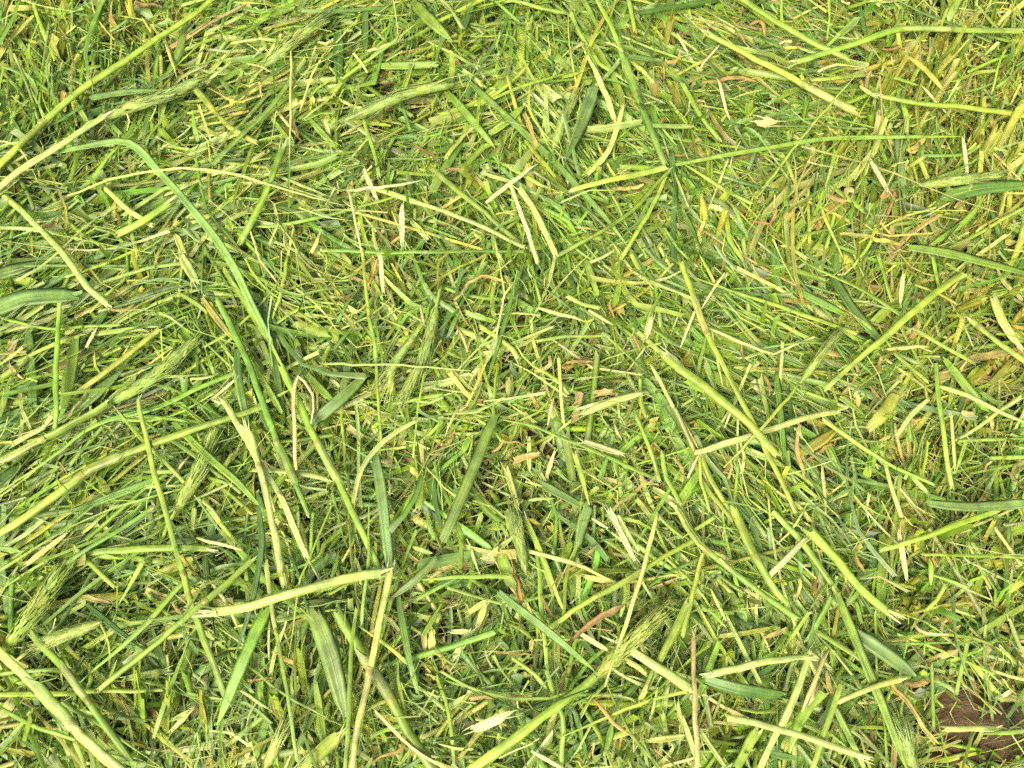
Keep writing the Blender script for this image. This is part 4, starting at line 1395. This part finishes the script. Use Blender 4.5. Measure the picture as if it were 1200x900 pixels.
def build_split(name, pts, wid, tint, opts):
    """A torn piece of stem wall: a trough of fibres, split at both ends."""
    root = empty(name, pts[0])
    path = spline(pts, 0.005)
    n = len(path); u = np.linspace(0, 1, n)
    mb = MB()
    prof = [(-.5, .16), (-.25, .02), (0, -.04), (.25, .03), (.5, .18), (.25, -.05), (0, -.12), (-.25, -.06)]
    sweep(mb, path, prof, wid * np.interp(u, [0, .15, .85, 1], [.7, 1, .95, .6]), [lerp(tint, C('white'), .25 * abs(2 * q - 1)) for q in u], roll=rng.normal(0, .4), jag=.8)
    mb.build("strip", M_CUT, root, origin=root.location)
    T, S, N = frames(path)
    for i, sg in ((0, -1), (n - 1, 1)):
        for _ in range(2):
            o = path[i] + S[i] * wid * rng.uniform(-.4, .4) - T[i] * sg * wid * .5
            e = o + T[i] * sg * wid * rng.uniform(1.0, 2.2) + S[i] * wid * rng.normal(0, .3) + np.array([0, 0, wid * rng.normal(.05, .15)])
            m2 = MB()
            sweep(m2, np.array([o, (o + e) / 2 + N[i] * wid * .08, e]), CIRCLE[::2], wid * np.array([.18, .13, .03]), [lerp(tint, C('white'), .5)] * 3)
            m2.build("splinter", M_CUT, root, origin=root.location)
    return root

def build_fibre(name, pts, wid, tint, opts):
    path = spline(pts, 0.005)
    n = len(path); u = np.linspace(0, 1, n)
    mb = MB()
    path = path + np.c_[rng.normal(0, .0002, n), rng.normal(0, .0002, n), rng.normal(0, .0002, n)]
    sweep(mb, path, [(x, y * .6) for x, y in CIRCLE], wid * np.interp(u, [0, .1, .7, 1], [.6, 1, .9, .35]), [lerp(tint, C('white'), .3 * q) for q in u], cap=True, jag=.4)
    return mb.build(name, M_CUT, None, origin=pts[0])

def build_shoot(name, pts, wid, tint, opts):
    """A rooted shoot: a folded outer sheath and one or two inner leaves, cut off at the top."""
    root = empty(name, pts[0])
    top = pts[-1]; base = pts[0]
    ax = top - base
    side = Vector((-ax.y, ax.x, 0)); side.normalize()
    mb = MB()
    prof = [(.5 * math.cos(a), .32 * math.sin(a)) for a in np.linspace(.5, 5.8, 9)]
    path = spline([base, base.lerp(top, .5) + side * rng.normal(0, .0015), top], .004)
    n = len(path); u = np.linspace(0, 1, n)
    tints = [lerp(C('straw') * .8, tint, min(1, .35 + q * 1.3)) for q in u]
    sweep(mb, path, prof, wid * np.interp(u, [0, .4, 1], [.75, 1, 1.0]), tints, closed=False, jag=.7, roll=rng.uniform(-1, 1))
    mb.build("sheath", M_BLADE, root, origin=root.location)
    for k in range(2):
        m2 = MB()
        off = side * (wid * rng.uniform(-.7, .7)); 
        e = base.lerp(top, rng.uniform(.75, 1.15)) + off + Vector((0, 0, rng.uniform(-.002, .002)))
        pp = spline([base.lerp(top, .15), base.lerp(e, .6), e], .005)
        nn = len(pp)
        sweep(m2, pp, VLENS, wid * .62 * np.interp(np.linspace(0, 1, nn), [0, .5, 1], [.7, 1, .6]), [jit(lerp(tint, C('leaf') if k else C('lime'), .35), .1)] * nn, roll=rng.uniform(-.9, .9), jag=.5)
        m2.build("inner_leaf", M_BLADE, root, origin=root.location)
    return root
BUILD = {'S': build_stem, 'B': build_blade, 'H': build_head, 'D': build_dead, 'K': build_split, 'T': build_fibre, 'U': build_shoot}

def pose(kind, ppx, z):
    """Pixel points -> points in the place: most lie along the mat, shoots rise out of the ground."""
    out = []
    n = len(ppx)
    for i, (x, y) in enumerate(ppx):
        t = i / (n - 1)
        if kind == 'U':
            zz = .004 + (z + .006 - .004) * t
        elif kind == 'D':
            zz = z + .002 * t
        else:
            zz = z + .0016 * math.sin(math.pi * t) - .0012 * (t < .01 or t > .99)
        out.append(at(x, y, zz))
    return out

pieces = []
for tile, text in TRACED.items():
    ox, oy = 400 * (tile % 3), 300 * (tile // 3)
    for line in text.strip().splitlines():
        a = [q.strip() for q in line.split('|')]
        k, cname, w, lay = a[0].split()
        ppx = [(ox + float(q.split(',')[0]) / 3, oy + float(q.split(',')[1]) / 3) for q in a[1].split()]
        opts = a[3].split() if len(a) > 3 else []
        if not a[2] and k == 'S' and not any(o.startswith('cut=') for o in opts):
            opts.append('lesser')
        if a[2]:
            opts.append('main')
        pieces.append(dict(k=k, c=cname, w=float(w) / 3, z=LAYER[min(7, int(lay))] - (.0025 if not a[2] else .002 if k == 'H' else 0) + rng.normal(0, .0008), px=ppx, say=a[2], opts=opts))
# loose middling clippings that no outline above follows, so that the mat is made of single pieces as far as the eye can pick them out
g2 = np.random.default_rng(77)
for i in range(150):
    x, y = g2.uniform(15, 1185), g2.uniform(15, 885)
    ang, al, yel, dk, pal, br, sh = [q[0] for q in field(np.array([x]), np.array([y]))]
    if bareness(np.array([x]), np.array([y]))[0] > .2:
        continue
    th = ang + g2.normal(0, .4) if g2.random() < al else g2.uniform(0, np.pi)
    L = g2.uniform(26, 62) * (1.2 - .5 * sh)
    dx, dy, bow = math.cos(th) * L / 2, -math.sin(th) * L / 2, g2.normal(0, .05) * L
    cn = g2.choice(['lime', 'leaf', 'green', 'pale', 'olive', 'dark'], p=[.3, .22, .14, .2, .06, .08])
    pieces.append(dict(k=str(g2.choice(['S', 'B', 'K'], p=[.3, .58, .12])), c=str(cn), w=g2.uniform(3.5, 7), z=LAYER[2] + g2.normal(0, .0015),
                       px=[(x - dx, y - dy), (x + bow * math.sin(th), y + bow * math.cos(th)), (x + dx, y + dy)], say='', opts=['lesser']))

# --- a label for each: its look, then either what singles it out or where it lies from a piece that has been singled out
for p in pieces:
    noun = KIND[p['k']][2]
    if p['say']:
        s = p['say']
        if noun.split()[-1] in s.split() or (p['k'] == 'D' and ('leaf' in s or 'scrap' in s or 'strip' in s or 'patch' in s or 'clump' in s)) or (p['k'] == 'K' and ('chip' in s or 'strip' in s or 'slip' in s or 'scrap' in s)):
            p['label'] = f"{WORD[p['c']]} {noun}, {s}"
        else:
            p['label'] = f"{WORD[p['c']]} {noun}, {s}"
anchors = [p for p in pieces if p['say']]
def dense(ppx):
    out = []
    for (x0, y0), (x1, y1) in zip(ppx, ppx[1:]):
        for t in np.linspace(0, 1, 9):
            out.append((x0 + (x1 - x0) * t, y0 + (y1 - y0) * t))
    return np.array([q for q in out if -5 < q[0] < 1205 and -5 < q[1] < 905] or [ppx[0]])
for p in pieces:
    p['d'] = dense(p['px'])
used = {p['label'] for p in anchors}
BREAKS = {'with', 'at', 'in', 'beside', 'under', 'over', 'across', 'to', 'from', 'below', 'above', 'on', 'by', 'past', 'near', 'behind', 'falling', 'rising', 'running', 'bending', 'crossing', 'among', 'down', 'up', 'like', 'slanting'}
for p in pieces:
    if p['say']:
        continue
    d = p['d']
    ln = np.linalg.norm(np.array(p['px'][-1]) - np.array(p['px'][0]))
    size = 'tiny' if ln < 22 else 'short' if ln < 45 else 'middling' if ln < 80 else 'long'
    vx, vy = p['px'][-1][0] - p['px'][0][0], -(p['px'][-1][1] - p['px'][0][1])
    th = math.degrees(math.atan2(vy, vx)) % 180
    way = 'level' if th < 15 or th > 165 else 'rising' if th < 68 else 'upright' if th < 112 else 'falling'
    girth = 'thin ' if p['w'] < 5 else 'wide ' if p['w'] > 11 else ''
    m = d.mean(0)
    near = sorted(anchors, key=lambda q: ((q['d'] - m) ** 2).sum(1).min())[:8]
    lab = None
    for q in near:
        w = q['d'][((q['d'] - m) ** 2).sum(1).argmin()]
        dx, dy = m - w
        gap = math.hypot(dx, dy)
        rel = 'touching' if gap < 9 else ('right of' if dx > 0 else 'left of') if abs(dx) > abs(dy) else ('below' if dy > 0 else 'above')
        t = f"{size} {girth}{way} {WORD[p['c']]} {KIND[p['k']][2]} {rel} the {q['label'].replace(',', '')}"
        ws = t.split()
        if len(ws) > 16:      # keep only as many whole phrases of the neighbour's description as fit
            short = q['label'].split(',')[0]
            head_ = f"{size} {girth}{way} {WORD[p['c']]} {KIND[p['k']][2]} {rel} the {short}"
            room = 16 - len(head_.split())
            tail = q['label'].split(',', 1)[1].split()
            ok = [n for n in range(1, min(room, len(tail)) + 1) if n == len(tail) or tail[n - 1].endswith(',') or tail[n] in BREAKS]
            t = (head_ + ' ' + ' '.join(tail[:ok[-1]] if ok else [])).replace(',', '').strip()
            while t.split()[-1] in ('the', 'just', 'a', 'and', 'its'):
                t = t.rsplit(' ', 1)[0]
        if t not in used:
            lab = t
            break
        lab = lab or t
    used.add(lab)
    p['label'] = lab

for p in pieces:
    pts = pose(p['k'], p['px'], p['z'])
    mid = pts[len(pts) // 2]
    ob = BUILD[p['k']](KIND[p['k']][0], pts, p['w'] * px_size(mid), jit(C(p['c']), .09), p['opts'])
    tag(ob, p['label'], KIND[p['k']][1], GROUP[p['k']])
# ---------------------------------------------------------------- the same lawn beyond the frame
def outskirts():
    g = np.random.default_rng(8)
    w, h = FRAME_BOX[1] - FRAME_BOX[0], FRAME_BOX[3] - FRAME_BOX[2]
    m = make_mat((-w / 2, w / 2, -h / 2, h / 2), 0.5, g, framed=False)
    a = stuff_object("surrounding_clippings", m['clip'] + m['stem'] + m['shred'] + m['stub'] + m['thatch'], M_BLADE, "mat of mown grass clippings carrying on around the nearer grass", "clippings")
    cx, cy = (FRAME_BOX[0] + FRAME_BOX[1]) / 2, (FRAME_BOX[2] + FRAME_BOX[3]) / 2
    first = True
    for i in (-1, 0, 1):
        for j in (-1, 0, 1):
            if i == 0 and j == 0:
                continue
            o = a if first else a.copy()
            if not first:
                col.objects.link(o)
            first = False
            o.location = (cx + i * w, cy + j * h, 0)
            o.rotation_euler = (0, 0, math.pi * ((i + j) % 2))
            o["group"] = "mown lawn around the nearer grass"
outskirts()
